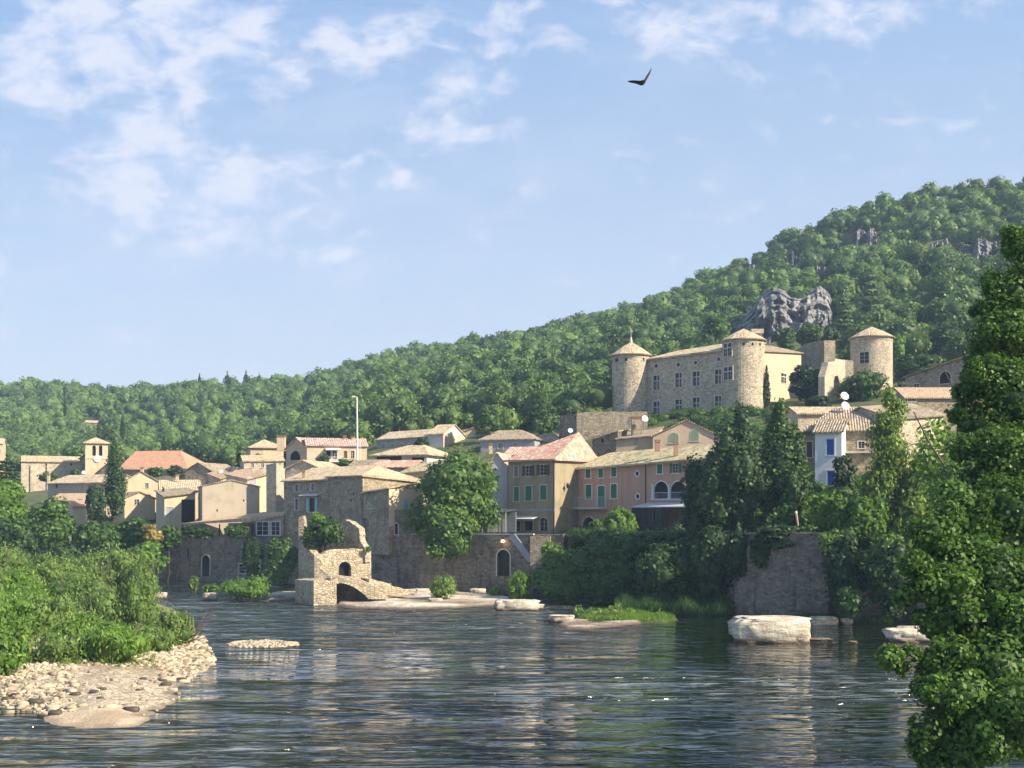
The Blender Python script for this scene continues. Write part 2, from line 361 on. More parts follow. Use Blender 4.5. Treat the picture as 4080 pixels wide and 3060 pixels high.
fd = N('ShaderNodeBsdfDiffuse', {'Color': (.50, .58, .66, 1), 'Normal': bp})
N('ShaderNodeOutputMaterial', {'Surface': N('ShaderNodeMixShader', {0: foam_sheen, 1: wet.outputs[0], 2: fd.outputs[0]}).outputs[0]})
WATER = m
wb = MB(); wb.poly([(-1400, -60, 0), (1400, -60, 0), (1400, 1300, 0), (-1400, 1300, 0)])
wo = wb.build('river', m); tag(wo, 'rippling river with dark reflections', kind='structure')
# ------------------------------------------------------------ gravel bar and its scattered stones
def inpoly(px, py, poly):
    c = np.zeros(px.shape, bool); n = len(poly)
    for i in range(n):
        x1, y1 = poly[i]; x2, y2 = poly[(i+1) % n]
        t = ((y1 > py) != (y2 > py)) & (px < (x2-x1)*(py-y1)/(y2-y1+1e-12)+x1); c ^= t
    return c
def sdist(px, py, poly):
    dm = np.full(px.shape, 1e9)
    for i in range(len(poly)):
        x1, y1 = poly[i]; x2, y2 = poly[(i+1) % len(poly)]
        dx, dy = x2-x1, y2-y1; t = np.clip(((px-x1)*dx+(py-y1)*dy)/(dx*dx+dy*dy), 0, 1)
        dm = np.minimum(dm, np.hypot(px-x1-t*dx, py-y1-t*dy))
    return np.where(inpoly(px, py, poly), dm, -dm)
def shore(pts):
    r = []
    for u, v in pts: d = H*F/(v-VH); r.append(((u-UC)/F*d, d))
    return r
BAR = shore([(-900, 2800), (0, 2812), (90, 2822), (160, 2838), (183, 2884), (262, 2899), (400, 2902), (536, 2896), (603, 2872), (640, 2830), (706, 2793), (712, 2738),
             (743, 2708), (846, 2647), (840, 2598), (810, 2560), (790, 2520), (720, 2440), (600, 2390), (400, 2370), (-200, 2360), (-1800, 2380), (-3000, 2600)])
def barz(x, y):
    sd = sdist(x, y, BAR)
    rip = .06*np.sin(x*3.1+y*1.7)*np.sin(y*2.3-x)+.05*np.sin(x*.9+2)*np.sin(y*.8)
    z = np.where(sd > 0, np.minimum(sd*.13, .55)+np.clip((sd-4)*.05, 0, .9), sd*.16)
    return np.maximum(z+rip*np.clip(sd+.5, 0, 1), -2.2)-.01
def grid_mesh(name, x0, x1, y0, y1, st, fz, mat):
    gx, gy = np.meshgrid(np.arange(x0, x1, st), np.arange(y0, y1, st)); z = fz(gx, gy)
    V = np.stack([gx, gy, z], -1).reshape(-1, 3); ny, nx = gx.shape
    i, j = np.meshgrid(np.arange(ny-1), np.arange(nx-1), indexing='ij')
    Q = np.stack([i*nx+j, i*nx+j+1, (i+1)*nx+j+1, (i+1)*nx+j], -1).reshape(-1, 4)
    zf = z.ravel(); Q = Q[zf[Q].max(1) > -2.0]
    return npmesh(name, V, Q, mat=mat, smooth=True)
m, N = newmat('sand and gravel'); o = N('ShaderNodeNewGeometry').outputs['Position']
s = N('ShaderNodeSeparateXYZ', {0: o})
vo = N('ShaderNodeTexVoronoi', {'Vector': o, 'Scale': 4.0}); e = N('ShaderNodeTexVoronoi', {'Vector': o, 'Scale': 4.0}, feature='DISTANCE_TO_EDGE').outputs[0]
peb = N.mix(N('ShaderNodeSeparateColor', {0: vo.outputs['Color']}).outputs[0], (.25, .20, .135), (.58, .49, .36))
peb = N.mix(N.mr(e, 0, .12, .8, 0), peb, (.16, .125, .085))
n1 = N.noise(o, .9, 6, .65); n2 = N.noise(o, .22, 4, .6)
sand = N.mix(n1, (.36, .27, .17), (.60, .49, .35))
col = N.mix(N.mr(N.math('ADD', s.outputs[1], N.math('MULTIPLY', n1, 9)), 60, 64.5), sand, peb)
col = N.mix(N.mr(n2, .5, .62, 0, .5), col, (.20, .14, .09))
col = N.mix(N.mr(s.outputs[2], .0, .12, .62, 0), col, (.13, .10, .06))
col = N.mix(N.mr(s.outputs[1], 72, 84, 0, .7), col, (.12, .13, .05))
fin(N, col, .9, N.math('ADD', e, n1), .7, .08); SANDM = m
bar = grid_mesh('gravel_bank', -75, -10, 46, 150, .45, barz, m); tag(bar, 'pale sand and gravel bar on the left shore', kind='structure')
def ico(sub):
    bm = bmesh.new(); bmesh.ops.create_icosphere(bm, subdivisions=sub, radius=1)
    V = np.array([v.co[:] for v in bm.verts]); T = np.array([[v.index for v in f.verts] for f in bm.faces]); bm.free(); return V, T
ICO = {k: ico(k) for k in (1, 2, 3, 4, 5)}
def snoise(P, rng, f, n=5):
    r = np.zeros(len(P))
    for i in range(n):
        k = rng.normal(size=3)*f*(1+.5*i); r += np.sin(P@k+rng.uniform(0, 6.28))/(1+.5*i)
    return r/2.2
m, N = newmat('bleached limestone'); o = N('ShaderNodeTexCoord').outputs['Object']; q = N('ShaderNodeNewGeometry').outputs['Position']
a = N.noise(N.map(o, (.6, .6, 3.2)), 1.0, 6, .65, .5); b = N.noise(o, 2.5, 6, .7)
col = N.mix(N.mr(a, .35, .65), (.46, .39, .28), (.78, .71, .58)); col = N.mix(N.mr(b, .55, .72, 0, .55), col, (.22, .17, .12))
col = N.mix(N.mr(N.math('ADD', N('ShaderNodeSeparateXYZ', {0: q}).outputs[2], N.math('MULTIPLY', b, .3)), .18, .62, .95, 0), col, (.12, .08, .05))
fin(N, col, .9, N.math('ADD', a, N.math('ADD', b, N.math('MULTIPLY', N.noise(o, 9, 4, .7), .5))), 1.0, .22); ROCK = m
m, N = newmat('cobbles'); t = N('ShaderNodeAttribute', attribute_name='tint').outputs['Fac']
n = N.noise(N('ShaderNodeNewGeometry').outputs['Position'], 5, 4)
fin(N, N.mix(N.mr(n, .3, .7, 0, .4), N.mix(t, (.13, .10, .065), (.58, .49, .35)), (.3, .24, .16)), .85, n, .3, .03); COB = m
m, N = newmat('wet dark stone'); n = N.noise(N('ShaderNodeNewGeometry').outputs['Position'], 4, 4)
fin(N, N.mix(n, (.03, .024, .018), (.12, .095, .07)), .55, n, .5, .05); WETR = m
rng = np.random.default_rng(5)
def stones(pos, sizes, name, mat, label):
    V0, T0 = ICO[1]; n = len(pos); k = len(V0)
    ang = rng.uniform(0, 6.28, n); ca, sa = np.cos(ang), np.sin(ang)
    S = sizes[:, None]*np.stack([rng.uniform(.8, 1.5, n), rng.uniform(.6, 1, n), rng.uniform(.35, .7, n)], -1)
    P = V0[None]*(1+rng.uniform(-.18, .18, (n, k, 1)))*S[:, None]
    x = P[..., 0]*ca[:, None]-P[..., 1]*sa[:, None]; y = P[..., 0]*sa[:, None]+P[..., 1]*ca[:, None]
    P = np.stack([x, y, P[..., 2]], -1)+pos[:, None]
    T = (T0[None]+(np.arange(n)*k)[:, None, None]).reshape(-1, 3)
    o = npmesh(name, P.reshape(-1, 3), T=T, tint=np.repeat(rng.uniform(0, 1, n)**.7, k), mat=mat, smooth=False)
    return tag(o, label, kind='stuff', cat='gravel')
px = rng.uniform(-42, -17, 60000); py = rng.uniform(52, 92, 60000)
sd = sdist(px, py, BAR)
pu = UC+F*px/py; pv = VH+F*H/py
dens = np.where(pv < np.where(pu < 300, 2750, np.where(pu < 640, 2690, 2720)), .8, np.where(pu < 300, .35, .03)); dens = np.where(pv < 2500, .0, dens); dens *= (.35+.65*(np.sin(px*.7+1)*np.sin(py*.55) > -.35))
ok = (sd > -.15) & (rng.uniform(0, 1, len(px)) < dens) & (pv < 2850) & (sd < 12)
px, py = px[ok][:20000], py[ok][:20000]; sz = rng.gamma(2.4, .040, len(px)).clip(.04, .36)
stones(np.stack([px, py, barz(px, py)+sz*.15], -1), sz, 'gravel', COB, 'pale cobbles strewn over the gravel bar at the left')
def rockmesh(size, seed, sub=4, flat=.5, strata=.10, rough=.17):
    r = np.random.default_rng(seed); V0, T0 = ICO[sub]; P = V0.copy()
    P = np.sign(P)*np.abs(P)**.62                                         # blocky
    P *= (1+rough*snoise(V0, r, 2.0)+rough*.45*snoise(V0, r, 5.5)+rough*.22*snoise(V0, r, 13)-rough*.5*np.clip(snoise(V0, r, 7), .35, 1))[:, None]
    lay = snoise(np.stack([V0[:, 2]*3.0, V0[:, 0]*.3, V0[:, 1]*.3], -1), r, 2.6)
    P[:, :2] *= (1+strata*lay)[:, None]
    P[:, 2] = np.where(P[:, 2] > flat, flat+(P[:, 2]-flat)*.25, P[:, 2])
    return P*np.array(size), T0
def rock(name, label, cat, u0, u1, v0, v1, d=None, dep=None, seed=0, mat=None, sub=4, group=None, rot=0, flat=.55, zb=None):
    "v1: where it meets the water or ground"
    if d is None: d = H*F/(v1-VH)
    wd = (u1-u0)/F*d; h = (v1-v0)/F*d; dep = dep or wd*.6; zb = 0 if zb is None else zb
    zb = H-(v1-VH)/F*d
    P, T = rockmesh((wd*.53, dep/2, max(h*.78, .12)), seed, sub, flat)
    top = P[:, 2].max(); P[:, 2] += zb+h-top
    c, s = math.cos(rot), math.sin(rot); x = P[:, 0]*c-P[:, 1]*s; y = P[:, 0]*s+P[:, 1]*c
    b = W((u0+u1)/2, v1, d+dep/2*.8); P = np.stack([x, y, P[:, 2]], -1)
    o = npmesh(name, P, T=T, mat=mat or ROCK, smooth=False); o.location = (b.x, b.y, 0)
    return tag(o, label, cat, group)
# ------------------------------------------------------------ buildings
def ray_s(O, e, u):
    k = (u-UC)/F; return (k*O[1]-O[0])/(e[0]-k*e[1])
ZUP = Vector((0, 0, 1))
def V3(p, z=0.0): return Vector((p[0], p[1], z))
def opening(par, O, e, n, w, h, sty, rec, trim='trim', tw=.13):
    """window or door whose lower left corner is O (3D, on the wall), e along the wall, n outward"""
    e3, n3 = V3(e), V3(n); back = -rec+.03 if rec else .015
    arch = 'arch' in sty; door = 'door' in sty
    P = lambda s, z, o=0.0: O+e3*s+ZUP*z+n3*o
    hs = h-w/2 if arch else h
    arc = [(w/2-w/2*math.cos(math.pi*i/10), hs+w/2*math.sin(math.pi*i/10)) for i in range(11)] if arch else []
    name = 'doorway' if door else 'window'
    pane = MB(); ol = [(0, 0), (w, 0)]+([(s, z) for s, z in arc[::-1]] if arch else [(w, h), (0, h)])
    pane.prism([P(s, z, back) for s, z in ol], -n3*.02)
    pm = MT['dark'] if ('open' in sty or 'hole' in sty) else MT['glass']
    po = pane.build(name, pm, par)
    fr = MB(); po_ = .045
    if 'notrim' not in sty:
        if arch:
            out = [(w/2-(w/2+tw)*math.cos(math.pi*i/10), hs+(w/2+tw)*math.sin(math.pi*i/10)) for i in range(11)]
            for i in range(10):
                fr.prism([P(*arc[i], po_), P(*arc[i+1], po_), P(*out[i+1], po_), P(*out[i], po_)], -n3*(po_+min(rec, .1)+.01))
            for a in (-tw, w): fr.obox(P(a, 0, po_), e3*tw, -n3*(po_+.05), ZUP*hs)
        else:
            for a in (-tw, w): fr.obox(P(a, 0, po_), e3*tw, -n3*(po_+.05), ZUP*h)
            fr.obox(P(-tw, h, po_), e3*(w+2*tw), -n3*(po_+.05), ZUP*tw)
        if not door: fr.obox(P(-tw-.05, -.12, po_+.06), e3*(w+2*tw+.1), -n3*(po_+.11), ZUP*.12)
    fo = fr.build('frame', MT[trim], po) if fr.v else None
    if 'cross' in sty:
        c = MB(); c.obox(P(w*.5-.08, 0, back+.09), e3*.16, -n3*.09, ZUP*h); c.obox(P(0, h*.6, back+.085), e3*w, -n3*.08, ZUP*.16)
        for a in (0, .56):
            c.obox(P(w*a, h*.3, back+.04), e3*w*.44, -n3*.03, ZUP*.04); c.obox(P(w*(a+.22)-.02, 0, back+.045), e3*.04, -n3*.03, ZUP*h*.6)
        c.build('mullion', MT['trim'], po)
    if 'bars' in sty:
        c = MB(); c.obox(P(w*.5-.03, 0, back+.06), e3*.06, -n3*.05, ZUP*h)
        for a in (.33, .66): c.obox(P(0, h*a, back+.055), e3*w, -n3*.04, ZUP*.04)
        for a in (0, w-.05): c.obox(P(a, 0, back+.065), e3*.05, -n3*.05, ZUP*h)
        c.build('casement', MT['trim'], po)
    for kcol in ('green', 'blue', 'teal', 'pgreen', 'wood', 'grey'):
        if kcol in sty:
            mt = MT[kcol]
            if 'ajar' in sty:
                for sgn in (-1, 1):
                    s0 = -w*.5-.02 if sgn < 0 else w+.02
                    q = MB().obox(P(s0, -.02, .10), e3*w*.5, -n3*.05, ZUP*(h+.04))
                    for j in range(6): q.obox(P(s0+.05, h*(j+.3)/6, .115), e3*(w*.5-.1), -n3*.012, ZUP*h*.08)
                    q.build('shutter', mt, po)
            else:
                b2 = (-rec*.35 if rec else .03)
                for sgn in (0, 1):
                    q = MB()
                    if arch:
                        half = [p for p in arc if (p[0] <= w/2+1e-6 if sgn == 0 else p[0] >= w/2-1e-6)]
                        ol2 = ([(0, 0), (w/2-.01, 0)]+half[::-1]) if sgn == 0 else ([(w/2+.01, 0), (w, 0)]+half[::-1])
                        q.prism([P(s, z, b2+.03) for s, z in ol2], -n3*.05)
                    else:
                        q.obox(P(sgn*(w/2+.008), .01, b2+.03), e3*(w/2-.008), -n3*.05, ZUP*(h-.02))
                        for j in range(8): q.obox(P(sgn*w/2+.05, h*(j+.3)/8, b2+.042), e3*(w/2-.1), -n3*.012, ZUP*h*.055)
                    q.build('shutter', mt, po)
    return po
class Face:
    def __init__(s, P, Q): s.O = Vector(P[:2]); d = Vector(Q[:2])-s.O; s.L = d.length; s.e = d/s.L; s.n = Vector((s.e[1], -s.e[0]))
    def at(s, u): return ray_s(s.O, s.e, u)
    def z(s, v, sx): return H-(v-VH)/F*(s.O[1]+s.e[1]*sx)
    def rect(s, u0, u1, v0, v1):
        s0, s1 = s.at(u0), s.at(u1)
        if s0 > s1: s0, s1 = s1, s0
        m = (s0+s1)/2; return s0, s1, s.z(v1, m), s.z(v0, m)
def wallface(mb, F_, zb, zt0, zt1, holes, rec):
    zr = min(zt0, zt1); L = F_.L
    xs = sorted({0.0, L}|{x for h in holes for x in h[:2]}); zs = sorted({zb, zr}|{x for h in holes for x in h[2:4]})
    P = lambda s, z, o=0.0: V3(F_.O+F_.e*s, z)+V3(F_.n)*o
    for i in range(len(xs)-1):
        for j in range(len(zs)-1):
            cx, cz = (xs[i]+xs[i+1])/2, (zs[j]+zs[j+1])/2
            if any(h[0] < cx < h[1] and h[2] < cz < h[3] for h in holes): continue
            mb.poly([P(xs[i], zs[j]), P(xs[i+1], zs[j]), P(xs[i+1], zs[j+1]), P(xs[i], zs[j+1])])
    if zt0 > zr+.001: mb.poly([P(0, zr), P(L, zr), P(0, zt0)])
    elif zt1 > zr+.001: mb.poly([P(0, zr), P(L, zr), P(L, zt1)])
    for h in holes:
        a, b, c, d = h[:4]
        mb.poly([P(a, c), P(a, c, -rec), P(b, c, -rec), P(b, c)]); mb.poly([P(a, d, -rec), P(a, d), P(b, d), P(b, d, -rec)])
        mb.poly([P(a, c, -rec), P(a, c), P(a, d), P(a, d, -rec)]); mb.poly([P(b, c), P(b, c, -rec), P(b, d, -rec), P(b, d)])
        if h[4]:                                                       # arch spandrels
            w_ = b-a; zs_ = d-w_/2
            arc = [(a+w_/2-w_/2*math.cos(math.pi*i/10), zs_+w_/2*math.sin(math.pi*i/10)) for i in range(11)]
            for i in range(10):
                (x0, y0), (x1, y1) = arc[i], arc[i+1]
                mb.poly([P(x0, y0), P(x1, y1), P(x1, d), P(x0, d)]); mb.poly([P(x0, y0, -rec), P(x1, y1, -rec), P(x1, y1), P(x0, y0)])
def roofmesh(par, tops, faces, th, mat, name='roof', sag=.05, seed=1, sub=5):
    """tops: verts of upper surface, faces: index lists; subdivided slopes with a little sag and uneven courses"""
    v = []; f = []; uv = []; r = random.Random(seed)
    for fc in faces:
        pts = [tops[i] for i in fc]; a = pts[1]-pts[0]; a = V3(a.xy).normalized()
        nrm = (pts[1]-pts[0]).cross(pts[2]-pts[0]); nrm.normalize(); s_ = nrm.cross(a)
        if len(pts) == 3: pts = [pts[0], pts[1], pts[2], pts[2]]
        n1 = max(2, min(10, int((pts[1]-pts[0]).length/1.6)));  n2 = max(2, min(6, int((pts[3]-pts[0]).length/1.6)))
        b = len(v)
        for j in range(n2+1):
            for i in range(n1+1):
                q = pts[0].lerp(pts[1], i/n1).lerp(pts[3].lerp(pts[2], i/n1), j/n2)
                uv.append(((q-pts[0]).dot(a), (q-pts[0]).dot(s_)))
                q = q.copy()
                if 0 < i < n1 and 0 < j < n2: q.z -= sag*r.uniform(.2, 1.6)
                elif j == 0 and 0 < i < n1: q.z += r.uniform(-.03, .03)
                v.append(tuple(q))
        for j in range(n2):
            for i in range(n1): k = b+j*(n1+1)+i; f.append((k, k+1, k+n1+2, k+n1+1))
    # under side and rim
    edges = {}
    for fc in faces:
        for i in range(len(fc)):
            e = (fc[i], fc[(i+1) % len(fc)]); edges[e] = 1
    for fc in faces:
        b = len(v)
        for i in fc: q = tops[i]; v.append((q.x, q.y, q.z-th)); uv.append((q.x+q.y, q.z))
        f.append(tuple(range(b+len(fc)-1, b-1, -1)))
    for (i, j) in edges:
        if (j, i) in edges: continue
        p, q = tops[i], tops[j]; b = len(v)
        for t in (Vector((p.x, p.y, p.z-th)), Vector((q.x, q.y, q.z-th)), q, p): v.append((t.x, t.y, t.z+ (0.0))); uv.append((t.x+t.y, t.z))
        f.append((b, b+1, b+2, b+3))
    m = MB(); m.v = v; m.f = f
    return m.build(name, mat, par, uv=uv)
def chimney(par, u0, u1, v0, v1, d, mat='cream', cap=True):
    x0, x1 = (u0-UC)/F*d, (u1-UC)/F*d; z0, z1 = H-(v1-VH)/F*d-.3, H-(v0-VH)/F*d; w_ = x1-x0
    m = MB(); m.obox((x0, d, z0), (w_, 0, 0), (0, w_*.8, 0), (0, 0, z1-z0-.25))
    o = m.build('chimney', MT[mat], par)
    if cap:
        c = MB(); c.obox((x0-.08, d-.08, z1-.24), (w_+.16, 0, 0), (0, w_*.8+.16, 0), (0, 0, .1))
        for a in (0, w_-.12): c.obox((x0+a, d, z1-.14), (.12, 0, 0), (0, w_*.8, 0), (0, 0, .12))
        c.obox((x0-.1, d-.1, z1-.02), (w_+.2, 0, 0), (0, w_*.8+.2, 0), (0, 0, .08)); c.build('cap', MT['brick'], o)
    return o
def house(name, label, uA, dA, uB, dB, dep, ve, wall='stone', roof='tile', kind='gable_x', rise=1.6, inset=0, vb=None, zb=None, ze=None, over=.35, wins=(), rec=.18,
          apex=None, group=None, th=.16, cat='house', chim=(), trim='trim', zback=None):
    A, B = U2(uA, dA), U2(uB, dB); e = (B-A).normalized(); n = Vector((e[1], -e[0]))
    C, D = B-n*dep, A-n*dep; P = [A, B, C, D]
    if ze is None:
        a = H-(ve-VH)/F*dA; ze = [a]*4
    if zb is None: zb = min(gz(UC+F*p[0]/p[1], p[1]) for p in P)-1.5 if vb is None else H-(vb-VH)/F*min(dA, dB)
    root = thing(name, label, cat, (((A+C)/2)[0], ((A+C)/2)[1], zb), group)
    fs = {'f': Face(A, B), 'r': Face(B, C), 'b': Face(C, D), 'l': Face(D, A)}
    zt = dict(f=(ze[0], ze[1]), r=(ze[1], ze[2]), b=(ze[2], ze[3]), l=(ze[3], ze[0])); hl = {k: [] for k in fs}; late = []
    for wn in wins:
        k, u0, u1, v0, v1, sty = wn[:6]; s0, s1, z0, z1 = fs[k].rect(u0, u1, v0, v1)
        L = fs[k].L; inside = .05 < s0 and s1 < L-.05 and z1 < min(zt[k])-.05 and z0 > zb+.02 and 'proud' not in sty and 'oculus' not in sty
        if inside: hl[k].append((s0, s1, z0, z1, 'arch' in sty))
        late.append((k, s0, s1, z0, z1, sty, inside))
    mb = MB(); 
    if kind == 'gable_y': P2 = P[1:]+P[:1]; z2 = ze[1:]+ze[:1]
    else: P2 = P; z2 = ze
    for k in fs: wallface(mb, fs[k], zb, zt[k][0], zt[k][1], hl[k], rec)
    a, b, c, d = [V3(P2[i], z2[i]) for i in range(4)]
    if kind in ('gable_x', 'gable_y', 'hip'):
        ins = inset if isinstance(inset, (tuple, list)) else (inset, inset)
        ml, mr = (a+d)/2, (b+c)/2; ex = (mr-ml).normalized(); zr = rise
        R1 = ml+ex*ins[0]; R2 = mr-ex*ins[1]; R1.z += zr; R2.z += zr
        if apex: R1 = R2 = None
        sl = rise/((a-d).length/2); ox = V3(ex.xy).normalized(); oy = V3((d-a).xy).normalized()
        gl = over if ins[0] > 0 else min(over, .25); gr = over if ins[1] > 0 else min(over, .25)
        A1 = a-oy*over-ox*gl; B1 = b-oy*over+ox*gr; C1 = c+oy*over+ox*gr; D1 = d+oy*over-ox*gl
        for q in (A1, B1, C1, D1): q.z -= sl*over
        r1 = R1-(ox*gl if ins[0] == 0 else Vector()); r2 = R2+(ox*gr if ins[1] == 0 else Vector())
        tops = [q+ZUP*(th+.02) for q in (A1, B1, C1, D1, r1, r2)]
        faces = [(0, 1, 5, 4), (2, 3, 4, 5)]
        if ins[0] > 0: faces.append((3, 0, 4))
        else: mb.poly([d, a, R1])
        if ins[1] > 0: faces.append((1, 2, 5))
        else: mb.poly([b, c, R2])
    elif kind == 'pyr':
        ap = W(*apex) if apex else (a+b+c+d)/4+ZUP*rise
        ctr = (a+b+c+d)/4; tops = []
        for q in (a, b, c, d):
            dv = V3((q-ctr).xy).normalized(); t = q+dv*over*1.4; t.z -= over*.35; tops.append(t+ZUP*(th+.02))
        tops.append(ap); faces = [(0, 1, 4), (1, 2, 4), (2, 3, 4), (3, 0, 4)]
    elif kind == 'shed':
        ctr = (a+b+c+d)/4; tops = []
        for q in (a, b, c, d):
            dv = (q-ctr); t = q+V3(dv.xy).normalized()*over*1.4; tops.append(t+ZUP*(th+.02))
        faces = [(0, 1, 2, 3)]
        tops = tops
    elif kind == 'flat':
        mb.poly([a, b, c, d]); tops = None
    wo_ = mb.build('wall', MT[wall] if isinstance(wall, str) else wall, root)
    ro = None
    if tops:
        if kind == 'shed':
            pass
        ro = roofmesh(root, tops, faces, th, MT[roof], seed=int(abs(uA))+7)
    for k, s0, s1, z0, z1, sty, ins_ in late:
        f = fs[k]; O = V3(f.O+f.e*s0, z0)
        if 'oculus' in sty: oculus(root, V3(f.O+f.e*((s0+s1)/2), (z0+z1)/2), f.e, f.n, (s1-s0)/2, (z1-z0)/2, trim)
        else: opening(root, O, f.e, f.n, s1-s0, z1-z0, sty, rec if ins_ else 0, trim)
    for cc in chim: chimney(ro or root, *cc)
    root_info[root.name] = fs
    return root, fs
root_info = {}
def oculus(par, Cn, e, n, rx, rz, trim='trim'):
    e3, n3 = V3(e), V3(n); P = lambda a, k, o: Cn+e3*math.cos(a)*rx*k+ZUP*math.sin(a)*rz*k+n3*o
    A = [2*math.pi*i/18 for i in range(18)]
    m = MB(); m.prism([P(a, .82, .02) for a in A], -n3*.015); po = m.build('window', MT['glass'], par)
    m = MB()
    for i in range(18):
        a, b = A[i], A[(i+1) % 18]; m.prism([P(a, .8, .07), P(b, .8, .07), P(b, 1.25, .07), P(a, 1.25, .07)], -n3*.065)
    m.build('frame', MT[trim], po)
def railing(par, pts, z0, z1, mat='metal', name='railing', gap=.14):
    m = MB()
    for i in range(len(pts)-1):
        a, b = V3(pts[i]), V3(pts[i+1]); L = (b-a).length
        for z in (z0+.08, z1): m.tube([a+ZUP*z, b+ZUP*z], [.03, .03], 5)
        for k in range(int(L/gap)+1): q = a.lerp(b, k*gap/L); m.tube([q+ZUP*z0, q+ZUP*z1], [.013, .013], 4, False)
    return m.build(name, MT[mat], par)
def balcony(par, f, u0, u1, vtop, vbot, out=1.0, mat='metal', slab='trim'):
    s0, s1, z0, z1 = f.rect(u0, u1, vtop, vbot); e3, n3 = V3(f.e), V3(f.n); O = V3(f.O+f.e*s0, z0)
    m = MB(); m.obox(O-ZUP*.16+n3*.002, e3*(s1-s0), n3*out, ZUP*.16)
    b = m.build('balcony', MT[slab], par)
    p = [f.O+f.e*s0+f.n*.03, f.O+f.e*s0+f.n*(out-.06), f.O+f.e*s1+f.n*(out-.06), f.O+f.e*s1+f.n*.03]
    railing(b, p, z0, z1, mat); return b
def dish(name, label, u, v, rpx, d, zpole=1.0, az=-.3):
    c = W(u, v, d); r = rpx/F*d; root = thing(name, label, 'satellite dish', c-Vector((0, 0, zpole)), 'satellite dishes on the roofs')
    m = MB(); M_ = Matrix.Rotation(az, 3, 'Z') @ Matrix.Rotation(math.radians(68), 3, 'X')
    prof = [(0.001, 0), (r*.5, r*.06), (r*.85, r*.19), (r, r*.27), (r*1.02, r*.25), (r*.85, r*.15), (.001, -.04)]
    q = MB().lathe((0, 0), [(a, b) for a, b in prof], 20)
    m.v = [tuple(c+M_ @ Vector(p)) for p in q.v]; m.f = q.f; m.build('reflector', MT['dish'], root, smooth=True)
    a = MB(); tip = c+M_ @ Vector((0, -r*.1, r*1.1)); a.tube([c+M_ @ Vector((0, -r*.9, r*.2)), tip], [.02, .02], 5); a.box(tip, .08, .08, .1)
    a.build('feed_arm', MT['iron'], root)
    a = MB(); a.tube([c+Vector((0, .06, 0)), c+Vector((0, .1, -zpole))], [.03, .03], 6); a.build('pole', MT['metal'], root)
    return root
def jag(pts, amp, seed, step=26):
    r = random.Random(seed); o = []
    for i in range(len(pts)-1):
        (u0, v0), (u1, v1) = pts[i], pts[i+1]; L = math.hypot(u1-u0, v1-v0); k = max(1, int(L/step))
        for j in range(k):
            t = j/k; o.append((u0+(u1-u0)*t+(r.uniform(-amp, amp) if j else 0), v0+(v1-v0)*t+(r.uniform(-amp, amp) if j else 0)))
    o.append(pts[-1]); return o
def slabwall(par, uA, dA, uB, dB, outline, thick, mat, name='wall'):
    f = Face(U2(uA, dA), U2(uB, dB)); pts = []
    for u, v in outline: s = f.at(u); pts.append(V3(f.O+f.e*s, f.z(v, s)))
    m = MB(); m.prism(pts, -V3(f.n)*thick)
    return m.build(name, MT[mat], par), f
def shift(f, off):
    g = Face(f.O, f.O+f.e); g.O = f.O+f.n*off; g.L = f.L; return g
# ============================================================ CASTLE
cz = gz(2700, 215)-2
castle = thing('castle', 'large pale stone castle with two round towers and mullioned windows above the village', 'castle', W(2760, 1650, 214))
fr = Face(U2(2571, 218), U2(2880, 207.5)); depc = 13
A, B = U2(2571, 218), U2(2880, 207.5); C, D = B-fr.n*depc, A-fr.n*depc
zeA, zeB = 38.6, 39.0
cw = []
cols = [(2603, 2628, 1496, 1553, 1600, 1657), (2691, 2717, 1486, 1543, 1592, 1648), (2760, 2787, 1480, 1537, 1584, 1642), (2849, 2873, 1472, 1529, 1578, 1640)]
for c in cols: cw += [('f', c[0], c[1], c[2], c[3], 'cross'), ('f', c[0], c[1], c[4], c[5], 'cross')]
oc = [(2615, 1458, 8, 10), (2703, 1453, 8, 10), (2772, 1445, 7, 9), (2864, 1431, 7, 9)]
mb = MB(); holes = []
for w_ in cw:
    s0, s1, z0, z1 = fr.rect(*w_[1:5]); holes.append((s0, s1, z0, z1, False))
zb_ = 25.0
wallface(mb, fr, zb_, zeA, zeB, holes, .3)
for a, b, za, zb2 in ((B, C, zeB, zeB), (C, D, zeB, zeA), (D, A, zeA, zeA)): wallface(mb, Face(a, b), zb_, za, zb2, [], .3)
mb.build('wall', MT['castle'], castle)
for h in holes: opening(castle, V3(fr.O+fr.e*h[0], h[2]), fr.e, fr.n, h[1]-h[0], h[3]-h[2], 'cross', .3, tw=.2)
for u, v, ru, rv in oc:
    s = fr.at(u); dd = fr.O[1]+fr.e[1]*s; oculus(castle, V3(fr.O+fr.e*s, fr.z(v, s)), fr.e, fr.n, ru/F*dd*1.25, rv/F*dd)
a, b, c, d = V3(A, zeA), V3(B, zeB), V3(C, zeB), V3(D, zeA); ov = V3(fr.n)*.5; th = .3
R1, R2 = (a+d)/2+ZUP*2.0, (b+c)/2+ZUP*2.2
tops = [a+ov-ZUP*.1+ZUP*th, b+ov-ZUP*.1+ZUP*th, c-ov+ZUP*th, d-ov+ZUP*th, R1+V3(fr.e)*3+ZUP*th, R2+ZUP*th]
roofmesh(castle, tops, [(0, 1, 5, 4), (2, 3, 4, 5), (3, 0, 4)], th, MT['tile'], seed=3)
